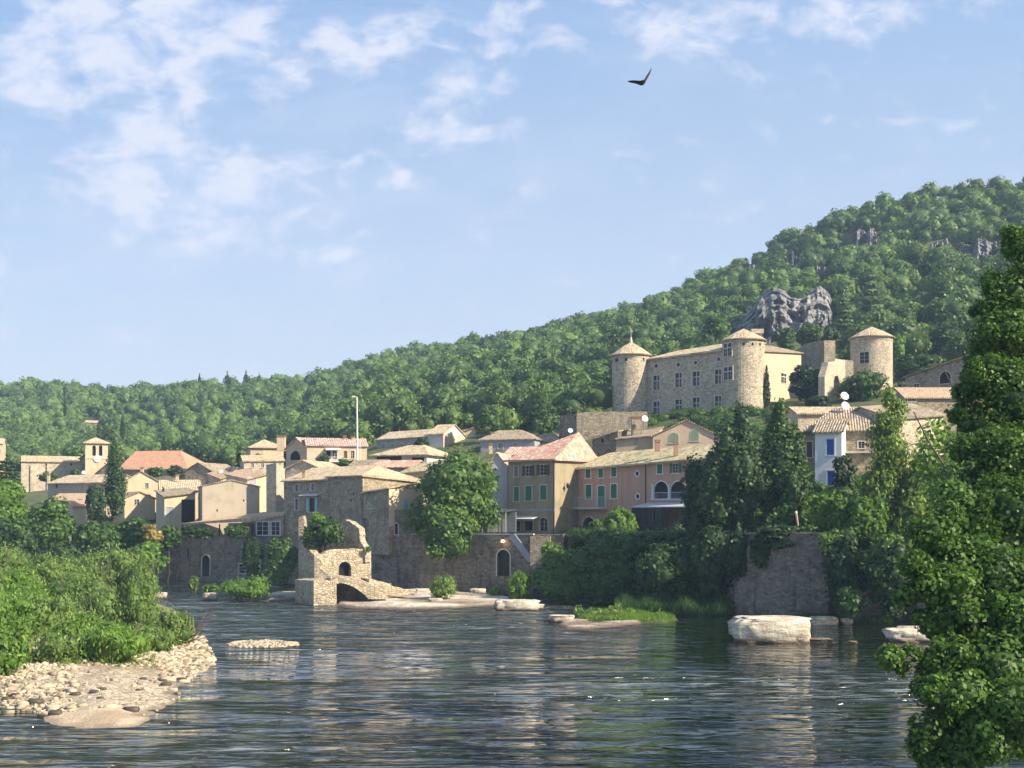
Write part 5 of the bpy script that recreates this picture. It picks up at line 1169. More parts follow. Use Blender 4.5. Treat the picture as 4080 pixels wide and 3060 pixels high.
for (u0, u1, v0, v1, lb, sd_) in CR:
    dl = depth_at((u0+u1)/2, (v0*.25+v1*.75))-(12 if u1-u0 > 300 else 9); CRD.append((u0, u1, v0, v1, dl)); crag(lb, u0, u1, v0, v1, dl, sd_, 22 if u1-u0 > 300 else 12)
dh_ = depth_at(365, 1712); zg_ = gz(365, dh_)
house('cream_hillside_house', 'low pale stone house alone on the wooded slope at left', 338, dh_, 392, dh_+1, 5, 0, 'pstone', 'tile', 'gable_x', 1.0, ze=[zg_+2.6]*4, zb=zg_-1)
# ------------------------------------------------------------ hillside wood
rng = np.random.default_rng(77)
pts = []
dd = 185.0
while dd < 640:
    st_ = 4.5 if dd < 400 else 5.0; du = st_/dd*F
    u_ = np.arange(-700, 5600, du); u_ = u_+rng.uniform(-.4, .4, len(u_))*du; d_ = dd+rng.uniform(-.45, .45, len(u_))*st_
    k = (d_ > footd(u_)-np.where(u_ < 1400, 18, np.where(u_ < 2700, 40, np.where(u_ < 4050, 6, 75)))) & (d_ < ridged(u_)+14); pts += list(zip(u_[k], d_[k])); dd += st_*.88
pts = np.array(pts); gzs = ground(pts[:, 0], pts[:, 1]); R_ = 1.7+2.6*rng.uniform(0, 1, len(pts))**1.6*np.where(rng.uniform(0, 1, len(pts)) < .12, 1.3, 1)
tops_v = VH-(gzs+R_*1.9-H)*F/pts[:, 1]
keep = np.ones(len(pts), bool)
for u0, u1, v0, v1, dl in CRD:
    keep &= ~((pts[:, 0] > u0-8) & (pts[:, 0] < u1+8) & (pts[:, 1] < dl+10) & (pts[:, 1] > dl-75) & (tops_v < v1-20))
inn = lambda u0, u1, d0, d1: (pts[:, 0] > u0) & (pts[:, 0] < u1) & (pts[:, 1] > d0) & (pts[:, 1] < d1)
for z_ in [(2400, 3600, 0, 244), (2180, 2500, 0, 212), (2010, 2110, 225, 262), (1460, 1960, 0, 246), (1880, 2260, 0, 222), (960, 1480, 0, 236), (-300, 960, 0, 286), (3500, 4000, 0, 196), (330, 400, dh_-14, dh_+9)]: keep &= ~inn(*z_)
pts, gzs, R_, tops_v = pts[keep], gzs[keep], R_[keep], tops_v[keep]
order = np.argsort(-(R_/pts[:, 1])*((tops_v < 1880) & (pts[:, 0] > -60) & (pts[:, 0] < 4000)))
ind = order[:150]; rest_ = order[150:]
def protoleaf(rng, n, leafs, r, core_sub=2):
    B, Rr = shape_blobs(rng, 'round', np.zeros(3), 1.0, 1.0, .92); B, Rr = B[:24:2], Rr[:24:2]*1.15
    B = np.concatenate([B, [[0, 0, 0]]]); Rr = np.concatenate([Rr, [[.66, .66, .62]]])
    V, t = blobleaves(rng, B, Rr, n, leafs, 1.4, 'round', .8); V0, T0 = ICO[2 if core_sub > 1 else 1]
    P = V0*(1+.16*snoise(V0, rng, 3.2)+.1*snoise(V0, rng, 6))[:, None]*np.array([.70, .70, .66])
    return V, t, P, T0
protos = [protoleaf(np.random.default_rng(200+i), 420, .26, 1) for i in range(7)]
Vs, Qs, Ts, tt = [], [], [], []; base = 0; allV = []
pv_ = []; 
for k, i in enumerate(rest_):
    u, d = pts[i]; V, t, P, T0 = protos[k % 7]; r = R_[i]; a = rng.uniform(0, 6.28); c, s = math.cos(a), math.sin(a)
    M_ = np.array([[c, -s, 0], [s, c, 0], [0, 0, rng.uniform(.85, 1.25)]])*r; ce = np.array([(u-UC)/F*d, d, gzs[i]+r*1.0])
    q = V@M_.T+ce; p = P@M_.T+ce; Vs.append(q); Qs.append(np.arange(len(q)).reshape(-1, 4)+base); base += len(q)
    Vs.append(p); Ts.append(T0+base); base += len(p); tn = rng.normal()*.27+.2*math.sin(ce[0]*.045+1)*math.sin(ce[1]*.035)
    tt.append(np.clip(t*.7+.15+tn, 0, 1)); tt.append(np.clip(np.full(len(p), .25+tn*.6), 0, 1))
fo = npmesh('forest', np.concatenate(Vs), np.concatenate(Qs), np.concatenate(Ts), np.concatenate(tt), FM['forest'], kind='stuff'); tag(fo, 'green oak wood covering the whole hillside up to the ridge', 'forest')
src = []
for j in range(5):
    V, t, P, T0 = protoleaf(np.random.default_rng(300+j), 900, .20, 1); c = np.array([0, 0, 1.25])
    root = thing('woodland_tree', 'round crowned tree in the lowest rows of the hillside wood above the village', 'tree', (0, 0, 0), 'woodland trees behind the village')
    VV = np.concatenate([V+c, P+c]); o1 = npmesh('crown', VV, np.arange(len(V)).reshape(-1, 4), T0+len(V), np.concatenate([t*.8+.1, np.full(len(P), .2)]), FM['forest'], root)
    o2 = trunk_mb((0, 0, -.3), (0, 0, 1.5), .08, np.random.default_rng(j), 4, .5).build('trunk', MT['bark'], root); src.append((root, o1, o2))
for k, i in enumerate(ind):
    s_ = src[k % 5]
    if k >= 5:
        r0 = s_[0].copy(); COL.objects.link(r0)
        for ch_ in s_[1:]: c2 = ch_.copy(); COL.objects.link(c2); c2.parent = r0
    else: r0 = s_[0]
    u, d = pts[i]; nm_ = [l for q, l in ((500, 'at the left edge, behind the church nave'), (960, 'behind the church hall roof'), (1300, 'above the chimney house'), (1560, 'just behind the floodlight mast'), (1900, 'above the long blue grey house'), (2200, 'above the grey shaded house'), (2620, 'left of the castle'), (3380, 'directly behind the castle roofs'), (9999, 'on the right, behind the lone round tower')) if u < q][0]; r0['label'] = 'round crowned tree low in the hillside wood '+nm_; r = R_[i]; r0.location = ((u-UC)/F*d, d, gzs[i]); r0.scale = (r, r, r*rng.uniform(.85, 1.2)); r0.rotation_euler = (0, 0, rng.uniform(0, 6.28))
# distinct conifers and cypresses on the slope
for (u0, u1, v0, v1, d, k, mt, lb) in [
    (3330, 3400, 1120, 1300, 262, 'conifer', 'cedar', 'pale bushy conifer left of the taller cedar above the castle'), (3415, 3530, 1005, 1325, 268, 'conifer', 'cedar', 'tall drooping cedar rising behind the lone round tower'),
    (885, 925, 1472, 1560, 540, 'conifer', 'dark', 'tallest dark fir standing on the left part of the ridge'), (960, 1000, 1468, 1560, 545, 'conifer', 'dark', 'second tall fir on the ridge, right of the tallest'),
    (1020, 1045, 1476, 1550, 545, 'conifer', 'dark', 'slim fir on the ridge right of the pair of tall ones'), (1070, 1092, 1488, 1545, 545, 'conifer', 'dark', 'rightmost slim fir in the ridge group'),
    (785, 805, 1488, 1540, 560, 'conifer', 'dark', 'small lone fir on the ridge left of the tallest'), (480, 496, 1645, 1750, 330, 'cypress', 'cyp', 'thin cypress on the slope above the church hall'),
    (252, 266, 1590, 1660, 400, 'cypress', 'cyp', 'thin cypress high on the slope above the bell tower'), (386, 402, 1680, 1740, 330, 'cypress', 'cyp', 'short thin cypress below the pale hillside house'),
    (942, 958, 1765, 1850, 226, 'cypress', 'cyp', 'slim cypress beside the fat chimney house'), (3038, 3069, 1452, 1640, 205, 'cypress', 'cyp', 'narrow cypress against the sunlit castle wing'),
    (414, 502, 1752, 2060, 192, 'cypress', 'cyp', 'big dark cypress standing before the orange church hall'), (636, 664, 1943, 2160, 180, 'cypress', 'cyp', 'slender dark cypress left of the open loggia'),
    (334, 426, 1912, 2110, 188, 'round', 'dark', 'dark round evergreen left of the big cypress'), (-40, 95, 1795, 1945, 200, 'conifer', 'dark', 'dark spreading conifer at the left edge above the green trees')]:
    tree('cypress' if k == 'cypress' else ('fir' if mt == 'dark' and k == 'conifer' else ('cedar' if mt == 'cedar' else 'evergreen_tree')), lb, 'tree', u0, u1, v0, v1, d, k, mt, 9 if d < 300 else 7, 3.4, aspect=1.8 if k != 'round' else 1.4, mode='up' if k == 'cypress' else ('down' if k == 'conifer' else 'round'))
# shrubs and trees inside the village
for (u0, u1, v0, v1, d, mt, nm, lb) in [
    (3135, 3295, 1445, 1600, 208, 'dark', 'ivy_mound', 'dark ivy mound against the castle wing'), (3330, 3540, 1458, 1625, 205, 'ivy', 'ivy_mound', 'green ivy mound at the foot of the lone round tower'),
    (2190, 2330, 1560, 1690, 224, 'bright', 'round_tree', 'pair of bright green crowns just left of the castle'), (2290, 2445, 1510, 1660, 232, 'bright', 'round_tree', 'large bright crown touching the left castle tower'),
    (1880, 2010, 1600, 1745, 216, 'oak', 'round_tree', 'dark green tree left of the grey shaded house'), (2000, 2150, 1620, 1735, 228, 'oak', 'round_tree', 'tree in front of the bright roof patch'), (2120, 2240, 1600, 1760, 214, 'oak', 'round_tree', 'dark tree between grey house and rampart'),
    (1650, 1715, 1735, 1815, 200, 'dark', 'shrub', 'small dark tree in front of the long blue grey house'), (1258, 1320, 1805, 1870, 196, 'ivy', 'shrub', 'dark shrub on the terrace below the white balcony'), (1330, 1420, 1825, 1872, 195, 'ivy', 'shrub', 'low shrub under the balcony by the mast'),
    (580, 660, 1858, 1905, 236, 'oak', 'shrub', 'green tree poking over the roofs below the church hall'), (655, 750, 1852, 1905, 240, 'dark', 'shrub', 'dark tree beside the one below the church hall'),
    (150, 230, 1880, 1925, 228, 'oak', 'shrub', 'shrub in front of the church nave wall'), (270, 325, 1868, 1905, 240, 'oak', 'shrub', 'small shrub at the right end of the nave'),
    (3545, 3625, 1330, 1460, 232, 'bright', 'round_tree', 'yellow green tree right behind the lone round tower'), (3640, 3760, 1290, 1400, 250, 'bright', 'round_tree', 'bright flat crowned tree on the right slope'), (3755, 3920, 1260, 1420, 245, 'bright', 'round_tree', 'taller bright tree beside the leafy edge tree'),
    (3560, 3800, 1395, 1530, 222, 'oak', 'round_tree', 'dull green trees above the barn roof'), (3200, 3330, 1570, 1640, 196, 'dark', 'shrub', 'shaded shrub below the ruined gable'), (3545, 3620, 1520, 1640, 190, 'dark', 'shrub', 'dark bush between barn and ivy mound'),
    (1400, 1450, 1716, 1770, 228, 'bright', 'shrub', 'small bright tree behind the mast'), (3090, 3180, 1290, 1400, 256, 'oak', 'round_tree', 'dark tree at the right foot of the big cliff'), (3170, 3280, 1280, 1400, 258, 'oak', 'round_tree', 'tree between the big cliff and the pale conifer'), (3260, 3350, 1300, 1400, 254, 'dark', 'round_tree', 'dark tree under the pale bushy conifer'), (2800, 2905, 1250, 1350, 262, 'oak', 'round_tree', 'tree at the left foot of the big cliff'), (3820, 3960, 1390, 1500, 205, 'dry', 'shrub', 'pale greyish tree behind the barn')]:
    tree(nm, lb, 'ivy' if nm == 'ivy_mound' else 'tree', u0, u1, v0, v1, d, 'round', mt, 10, 3.0, trunk=nm == 'round_tree', base=None if nm == 'round_tree' else H-(v1-VH)/F*d)
tree('round_tree', 'big round broadleaf tree on the quay between cream and beige houses', 'tree', 1618, 2022, 1762, 2190, 146.5, 'round', 'oak', 15, 3.4, ry=.8, base=6.3)
tree('hanging_tree', 'dark foliage hanging over the quay wall under the big round tree', 'tree', 1650, 1900, 1990, 2240, 142, 'round', 'oak', 14, 3.2, ry=.5, trunk=False, base=0)
# big dark trees over the river wall
G = 'tall dark trees above the river wall'
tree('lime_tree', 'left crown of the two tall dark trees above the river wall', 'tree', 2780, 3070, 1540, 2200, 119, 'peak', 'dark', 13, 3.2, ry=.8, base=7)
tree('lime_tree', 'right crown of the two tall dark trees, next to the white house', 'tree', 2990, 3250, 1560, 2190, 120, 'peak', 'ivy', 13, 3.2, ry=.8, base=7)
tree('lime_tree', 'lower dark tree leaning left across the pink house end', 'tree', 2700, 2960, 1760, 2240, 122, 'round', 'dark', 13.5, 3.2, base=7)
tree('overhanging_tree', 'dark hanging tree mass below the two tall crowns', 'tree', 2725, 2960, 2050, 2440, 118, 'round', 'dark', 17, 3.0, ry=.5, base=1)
tree('poplar', 'sunlit leaning poplar in front of the rubble house', 'tree', 3450, 3650, 1545, 2110, 112, 'poplar', 'poplar', 15, 3.0, base=8, aspect=2, mode='up')
tree('poplar', 'shorter yellow green poplar right of the leaning one', 'tree', 3590, 3720, 1820, 2140, 110, 'poplar', 'poplar', 18, 3.0, base=8, aspect=2, mode='up')
tree('ivy_tree', 'small dark ivy covered tree hiding the white house corner', 'tree', 3315, 3415, 1800, 1985, 126, 'round', 'dark', 14, 3.2, base=11)
tree('locust_tree', 'open branched green tree in front of the farm house', 'tree', 3630, 3900, 1610, 2080, 100, 'loose', 'bright', 18, 2.2, base=8, core=False, tr=.25)
tree('locust_tree', 'dense bright tree between poplar and dark edge tree', 'tree', 3740, 3960, 1760, 2150, 92, 'loose', 'oak', 20, 2.6, base=6)
dt = thing('dead_tree', 'bare brown branches of a leaning tree before the barn', 'tree', W(3860, 2060, 96)); m = MB()
for pp, r in (([(3880, 2060), (3790, 1900), (3700, 1760), (3640, 1640)], .12), ([(3885, 1790), (3850, 1640), (3830, 1530), (3850, 1430)], .1), ([(3840, 1620), (3790, 1530), (3760, 1470)], .06), ([(3700, 1760), (3640, 1770), (3560, 1800)], .05), ([(3850, 1560), (3890, 1500), (3900, 1440)], .05), ([(3760, 1830), (3770, 1740), (3800, 1680)], .05)):
    m.tube([W(u, v, 96-i*.4) for i, (u, v) in enumerate(pp)], [r*(1-.2*i) for i in range(len(pp))], 6)
m.build('branches', MT['bark'], dt)
for (u0, u1, v0, v1, d, mt, ln, lb) in [
    (3205, 3400, 1945, 2130, 113, 'bright', 17, 'bright leafy shrub on top of the tall river wall'), (3380, 3560, 1960, 2180, 110, 'bright', 17, 'bright leafy shrub below the poplar'), (3540, 3760, 2040, 2250, 107, 'poplar', 17, 'yellow green shrub below the short poplar'),
    (3060, 3200, 2010, 2150, 115, 'oak', 16, 'green shrub below the right tall crown'), (3700, 3900, 2090, 2300, 98, 'bright', 18, 'green shrub just left of the leafy edge tree'),
    (3265, 3480, 2130, 2430, 106, 'dark', 16, 'dark shrub mass right of the bare river wall'), (3440, 3665, 2150, 2480, 103, 'dark', 16, 'second dark shrub mass nearer the edge tree'), (3310, 3470, 2330, 2480, 101, 'reed', 16, 'low dark bush at the water below the shrubs'),
    (2960, 3280, 2085, 2200, 112, 'dark', 14, 'vines hanging over the top of the river wall'), (3120, 3240, 2170, 2290, 112.2, 'ivy', 13, 'ivy patch on the face of the river wall'),
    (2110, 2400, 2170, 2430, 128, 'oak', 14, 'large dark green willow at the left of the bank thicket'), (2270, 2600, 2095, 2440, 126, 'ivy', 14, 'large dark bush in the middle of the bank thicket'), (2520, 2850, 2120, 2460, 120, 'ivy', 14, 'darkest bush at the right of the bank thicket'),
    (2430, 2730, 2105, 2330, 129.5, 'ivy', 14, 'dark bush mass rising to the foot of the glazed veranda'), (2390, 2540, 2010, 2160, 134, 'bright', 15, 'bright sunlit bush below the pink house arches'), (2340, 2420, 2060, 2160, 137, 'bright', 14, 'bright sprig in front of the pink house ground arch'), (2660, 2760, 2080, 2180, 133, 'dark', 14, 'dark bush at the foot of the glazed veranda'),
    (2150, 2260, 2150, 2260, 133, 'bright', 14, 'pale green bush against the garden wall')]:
    tree('shrub', lb, 'bush', u0, u1, v0, v1, d, 'round', mt, ln, 3.0, trunk=False, base=H-(v1-VH)/F*d, ry=.55, aspect=1.7)
def undergrowth(name, label, u0, u1, o0, o1, n, seed, mat='ivy', s=(.5, 1.4), leaf=.30, flat=False, zr=None):
    r = np.random.default_rng(seed); B, R = [], []
    for i in range(n):
        u = r.uniform(u0, u1); d = float(bank(u))+r.uniform(o0, o1); q = r.uniform(*s); z = gz(u, d)+q*.3
        if zr: z = r.uniform(*zr)
        B.append(((u-UC)/F*d, d, z)); R.append((q*1.2, q*.9, q*.8))
    o = foliage_mesh(name, r, B, R, int(n*110*max(1, (s[0]+s[1])/1.9)**1.7), leaf, FM[mat], core=True, aspect=1.6); return tag(o, label, 'undergrowth', kind='stuff')
undergrowth('undergrowth', 'dense green undergrowth on the slope below the right hand houses', 2880, 4050, 4, 34, 420, 61, 'oak')
undergrowth('undergrowth', 'bright leafy scrub along the top of the right river walls', 2900, 4000, 2, 14, 260, 62, 'bright', (.4, 1.0), .24)
undergrowth('undergrowth', 'dark creepers and scrub hanging down the right bank', 2240, 4000, -1.5, 2.0, 330, 63, 'dark', (.5, 1.2), .26, zr=(.2, 6.5)) if False else None
undergrowth('undergrowth', 'dark scrub along the wall top below the pink house', 2290, 2800, 1.0, 6.5, 150, 66, 'ivy', (.5, 1.2), .26, zr=(5.6, 7.6))
undergrowth('undergrowth', 'thick bank scrub continuing past the right edge tree', 4000, 5600, -1, 40, 420, 67, 'oak', (1.2, 3.2), .34)
undergrowth('undergrowth', 'green scrub behind the left bank trees', -200, 700, 3, 40, 260, 64, 'oak')
undergrowth('undergrowth', 'scrub on the slope between pink house and castle', 2560, 3250, 32, 88, 240, 65, 'oak', (.6, 1.6))
for (u0, u1, v0, v1, d, mt, lb) in [(3430, 3560, 1830, 2180, 111, 'poplar', 'narrow leafy poplar in front of the leaning one'), (3560, 3690, 1960, 2260, 106, 'poplar', 'low yellow green poplar over the vine clad bank'), (3300, 3430, 1960, 2150, 112, 'bright', 'light green bushy tree under the white house')]:
    tree('young_poplar', lb, 'tree', u0, u1, v0, v1, d, 'round', mt, 16, 3.0, trunk=False, base=6, aspect=1.8, mode='up')
for (u0, u1, v0, v1, d, lb) in [(3250, 3440, 2080, 2300, 108, 'green leaf curtain over the right end of the tall river wall'), (3440, 3640, 2120, 2360, 104, 'leaf curtain hanging between the two bare river walls'), (2990, 3150, 2080, 2300, 112, 'leafy creepers trailing down the middle of the tall river wall'), (2880, 2990, 2080, 2330, 113, 'dark leaf curtain on the left edge of the tall river wall')]:
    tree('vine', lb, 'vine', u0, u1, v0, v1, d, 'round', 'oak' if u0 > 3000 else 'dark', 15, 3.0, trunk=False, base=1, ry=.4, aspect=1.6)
# ivy on the left walls and the ruin's plants
for (u0, u1, v0, v1, d, mt, lb) in [
    (960, 1060, 2120, 2330, 159.5, 'dark', 'dark ivy patch right of the barred window'), (1040, 1195, 2130, 2345, 156.5, 'ivy', 'large dark ivy curtain left of the ruined mill'), (720, 870, 2090, 2150, 161.3, 'ivy', 'creeper under the veranda gutter at left'), (880, 1000, 2088, 2145, 161.6, 'ivy', 'creeper hanging in the middle of the veranda')]:
    tree('ivy', lb, 'ivy', u0, u1, v0, v1, d, 'round', mt, 11, 2.8, trunk=False, base=H-(v1-VH)/F*d, ry=.22)
bush('wild_shrub', 'leafy plants with brown tips growing on the ruined mill', 1208, 1385, 2040, 2190, 131.0, 'ivy', 13, 3.2, aspect=1.8)
bush('wild_shrub', 'low plants spilling over the left edge of the ruined mill', 1200, 1275, 2090, 2200, 130.4, 'ivy', 12, 3.0, aspect=1.8)
bush('wild_shrub', 'bright shoots on the top left of the mill plants', 1225, 1300, 2036, 2110, 130.4, 'bright', 12, 2.2, aspect=2)
bush('wild_shrub', 'small green tuft at the right corner of the ruined mill', 1455, 1482, 2172, 2204, 130.5, 'bright', 9, 2.5, stems=False)
# riverside bushes near the ruin
for (u0, u1, v0, v1, mt, lb) in [
    (1705, 1822, 2277, 2400, 'willow', 'upright willow bush on the sunlit rock flat'), (1944, 2004, 2330, 2392, 'willow', 'small thin bush right of the upright willow'), (2014, 2125, 2262, 2402, 'bright', 'bright bush at the left of the dark thicket'),
    (870, 1085, 2282, 2398, 'bright', 'rounded bush on a rock left of the ruined mill'), (745, 800, 2290, 2362, 'willow', 'small reddish bush below the restaurant wall'), (800, 880, 2320, 2368, 'bright', 'low bush between the reddish and the rounded one')]:
    bush('riverside_bush', lb, u0, u1, v0, v1, H*F/(v1-VH)+1, mt, 13, 2.8)
# left bank: trees behind, willows on the bar
for (u0, u1, v0, v1, d, mt, k, lb) in [
    (-120, 130, 1885, 2180, 172, 'bright', 'round', 'light green tree at the left edge under the conifer'), (80, 320, 1960, 2230, 168, 'oak', 'round', 'broad green tree left of the dark round evergreen'), (-60, 150, 2040, 2280, 160, 'oak', 'round', 'shaded green tree low at the left edge'),
    (300, 480, 2070, 2260, 166, 'oak', 'round', 'green tree at the foot of the big cypress'), (455, 640, 2045, 2230, 168, 'oak', 'round', 'green trees under the small cream house'), (560, 650, 2085, 2170, 165, 'dry', 'round', 'yellow brown tree left of the slender cypress'),
    (620, 725, 2080, 2200, 166, 'oak', 'round', 'green tree between slender cypress and veranda'), (500, 680, 2150, 2290, 163, 'bright', 'round', 'bright creeper mound over the low wall'), (160, 360, 2150, 2330, 150, 'dark', 'round', 'dark shaded tree gap behind the willows')]:
    tree('riverside_tree', lb, 'tree', u0, u1, v0, v1, d, k, mt, 14, 3.0, ry=.7)
for (u0, u1, v0, v1, d, mt, lf_, asp, lb) in [
    (-220, 170, 2140, 2470, 112, 'willow', 18, 3.2, 'tall pale willow at the far left edge'), (70, 360, 2170, 2480, 110, 'willow', 18, 3.2, 'pale willow second from the left edge'), (270, 620, 2140, 2490, 116, 'willow', 18, 3.2, 'broad pale willow at the back of the gravel bar'),
    (-170, 150, 2320, 2640, 80, 'bright', 20, 2.4, 'bright green bush at the left edge mid height'), (50, 350, 2340, 2640, 84, 'willow', 20, 3, 'yellow green willow in the middle of the left clump'), (260, 560, 2310, 2620, 90, 'willow', 19, 3.2, 'feathery willow in the clump with visible stems'),
    (450, 650, 2270, 2620, 90, 'willow', 19, 3.4, 'yellowish upright willow towards the bar tip'), (590, 780, 2400, 2630, 84, 'willow', 19, 3.4, 'thin leaved willow leaning to the river at the bar tip'), (-130, 140, 2480, 2740, 66, 'bright', 22, 2.4, 'lowest bright bush at the left edge'),
    (90, 350, 2490, 2710, 71, 'willow', 21, 2.8, 'bright low bush above the cobbles'), (290, 600, 2455, 2700, 72, 'bright', 21, 3, 'round bright green willow bush in front of the clump'), (180, 420, 2420, 2640, 78, 'bright', 20, 2.6, 'leafy bush between the two low bright bushes'),
    (480, 700, 2460, 2650, 79, 'willow', 20, 3, 'small willow behind the round bright bush'), (-60, 220, 2240, 2520, 95, 'bright', 18, 2.8, 'green willow in the left part of the clump'), (150, 480, 2260, 2560, 98, 'willow', 18, 3, 'soft green willow in the centre of the clump'), (500, 640, 2200, 2420, 112, 'willow', 17, 3.2, 'slim willow at the back beside the channel')]:
    bush('willow_bush', lb, u0, u1, v0, v1, d, mt, lf_*.76, 2.8, aspect=asp)
dw_ = thing('dead_branches', 'dark bare driftwood branches leaning over the water at the bar tip', 'driftwood', W(745, 2580, 84)); m = MB(); r9 = np.random.default_rng(9)
for k in range(14):
    p = W(735+r9.uniform(-12, 20), 2545+r9.uniform(-20, 25), 84); q = W(770+r9.uniform(-20, 90), 2400+r9.uniform(0, 110), 84+r9.uniform(-1.5, 1.5)); m.tube([p, p.lerp(q, .5)+Vector((.15, 0, -.2)), q], [.05, .03, .008], 5)
m.build('branches', MT['bark'], dw_)
# foreground leafy tree on the right
edge = thing('foreground_tree', 'large near leafy tree filling the right edge, roundish bright leaves', 'tree', (17.5, 33, -1)); B, R = [], []
for (u, v, r, d) in [(4150, 1000, 130, 42), (4040, 1180, 120, 42), (3990, 1330, 120, 41), (4130, 1350, 190, 42), (3960, 1500, 110, 40), (4080, 1600, 190, 40), (3990, 1720, 120, 40), (4050, 1850, 180, 38), (3960, 1950, 120, 38), (4080, 2050, 190, 36), (3930, 2120, 120, 36), (3850, 2250, 130, 34), (4000, 2300, 180, 34), (3750, 2330, 90, 33), (4120, 2450, 200, 33),
                      (3900, 2450, 130, 33), (3850, 2600, 90, 32), (4020, 2650, 170, 32), (3890, 2760, 120, 31), (4100, 2850, 190, 31), (3960, 2930, 150, 31), (3880, 3000, 110, 31), (3830, 2950, 60, 31), (3600, 2620, 62, 32), (3690, 2600, 40, 32), (3740, 2680, 45, 32), (4150, 1150, 150, 44), (3800, 2860, 60, 31), (3780, 3040, 70, 31), (4050, 940, 50, 42), (3930, 1240, 50, 42), (3905, 1420, 60, 41), (3780, 2130, 100, 34), (3705, 2250, 70, 33), (3665, 2370, 55, 33), (3800, 2480, 90, 33), (3770, 2760, 85, 31), (3750, 2900, 80, 31), (3850, 1990, 90, 36), (3730, 2470, 50, 33), (3870, 1640, 50, 40), (3720, 2980, 60, 31), (3660, 2660, 40, 32), (3850, 2360, 120, 33), (3800, 2640, 80, 32), (3960, 1120, 45, 42), (3900, 1560, 55, 40), (3890, 1780, 70, 38), (3820, 2070, 90, 35)]:
    u -= 55 if v > 1500 else 15; B.append(W(u, v, d)); rr = r/F*d; R.append((rr, rr*1.1, rr*.9))
for (u, v, r, d) in [(4300, 1050, 190, 45), (4450, 1400, 230, 43), (4350, 1700, 220, 41), (4520, 1950, 250, 39), (4330, 2200, 240, 37), (4480, 2500, 260, 35), (4300, 2750, 200, 34), (4420, 1800, 240, 47), (4250, 1350, 200, 47), (4400, 2400, 240, 42)]:
    B.append(W(u, v, d)); rr = r/F*d; R.append((rr, rr*1.1, rr*.9))
rng = np.random.default_rng(31)
B2, R2 = [], []
for b, r in zip(B, R):
    for k in range(7):
        q = unit(rng.normal(size=3)); B2.append(np.array(b)+q*np.array(r)*.62); R2.append(np.array(r)*rng.uniform(.3, .5))
foliage_mesh('crown', rng, B2, R2, 190000, .135, foliage('round near leaves', (.015, .045, .010), (.125, .235, .038), .34), edge, 1.15, 'round', core=False, jit=1.2)
foliage_mesh('inner_foliage', rng, B, [np.array(r)*.9 for r in R], 52000, .15, FM['oak'], edge, 1.3, 'round', core=True, ck=.55)
m = MB()
for pts_, r in (([(4300, 3300, 34), (4230, 2600, 36), (4180, 1900, 40), (4150, 1300, 43)], .32), ([(4230, 2600, 35), (4020, 2400, 34), (3880, 2300, 33.5), (3760, 2290, 33)], .09), ([(4240, 2850, 34), (4000, 2720, 32), (3800, 2680, 32), (3690, 2640, 32), (3600, 2600, 32)], .035), ([(4200, 2100, 38), (4050, 1950, 38), (3950, 1800, 39)], .12), ([(4260, 3100, 32), (4050, 2980, 31), (3850, 2950, 31)], .08), ([(4180, 1700, 41), (4050, 1450, 41), (3980, 1300, 41.5)], .1)):
    P_ = [W(*p) for p in pts_]; m.tube(P_, [r*(1-.8*i/len(P_)) for i in range(len(P_))], 8)
m.build('trunk', MT['bark'], edge)
NB = [(15, 20), (16, 34), (20.5, 42), (28, 50), (45, 62), (95, 70), (95, 6), (20, 6)]
def nbz(x, y): sd = sdist(x, y, NB); return np.where(sd > 0, np.minimum(sd*.35, 1.0), sd*.4)+.06*np.sin(x*2.1)*np.sin(y*1.7)
nb = grid_mesh('near_bank', 10, 95, 4, 72, .8, nbz, tr.data.materials[0]); tag(nb, 'grassy near bank under the leafy tree at the right edge', kind='structure')
# ============================================================ ROCKS, LEDGES, GRASS
rock('boulder', 'big pale flat topped boulder standing in the river', 'boulder', 2930, 3222, 2463, 2562, seed=51, sub=4, dep=3.6, flat=.5)
rock('river_rock', 'grey slab rock just right of the big boulder', 'rock', 3232, 3338, 2458, 2492, seed=52, mat=MT['castle'])
rock('river_rock', 'small round stone right of the grey slab', 'rock', 3352, 3392, 2464, 2488, seed=53, mat=MT['castle'])
rock('river_rock', 'pale layered rock near the leafy edge tree', 'rock', 3530, 3708, 2508, 2560, seed=54, sub=4)
rock('river_rock', 'higher pale block on the layered rock', 'rock', 3578, 3705, 2497, 2540, d=91.5, seed=55)
rock('river_rock', 'pale stone half hidden by the edge tree', 'rock', 3760, 3830, 2500, 2545, seed=56)
for u0, u1, v0, v1, s, lb in [(3225, 3310, 2544, 2551, 57, 'thin wet slab awash right of the big boulder'), (3380, 3414, 2554, 2561, 58, 'tiny light stone awash between boulder and layered rock'),
    (600, 665, 2360, 2385, 62, 'pale rock under the left willows near the far bank'), (810, 866, 2362, 2392, 63, 'sunlit boulder left of the rounded bush'), (1705, 1760, 2384, 2404, 64, 'pale rock at the foot of the upright willow'), (1830, 1915, 2312, 2360, 65, 'striped boulder between the upright willow and the bright bush'), (1875, 1935, 2345, 2368, 66, 'low boulder right of the striped one'),
    (1970, 2140, 2392, 2432, 67, 'broken grey slab at the right end of the rock flat'), (2070, 2160, 2408, 2430, 68, 'pale flat stone beyond the broken slab'), (2185, 2290, 2452, 2480, 69, 'pale stone at the left end of the grassy islet'), (1660, 1712, 2345, 2372, 70, 'rounded light boulder left of the upright willow')]:
    rock('river_rock', lb, 'rock', u0, u1, v0, v1, seed=s)
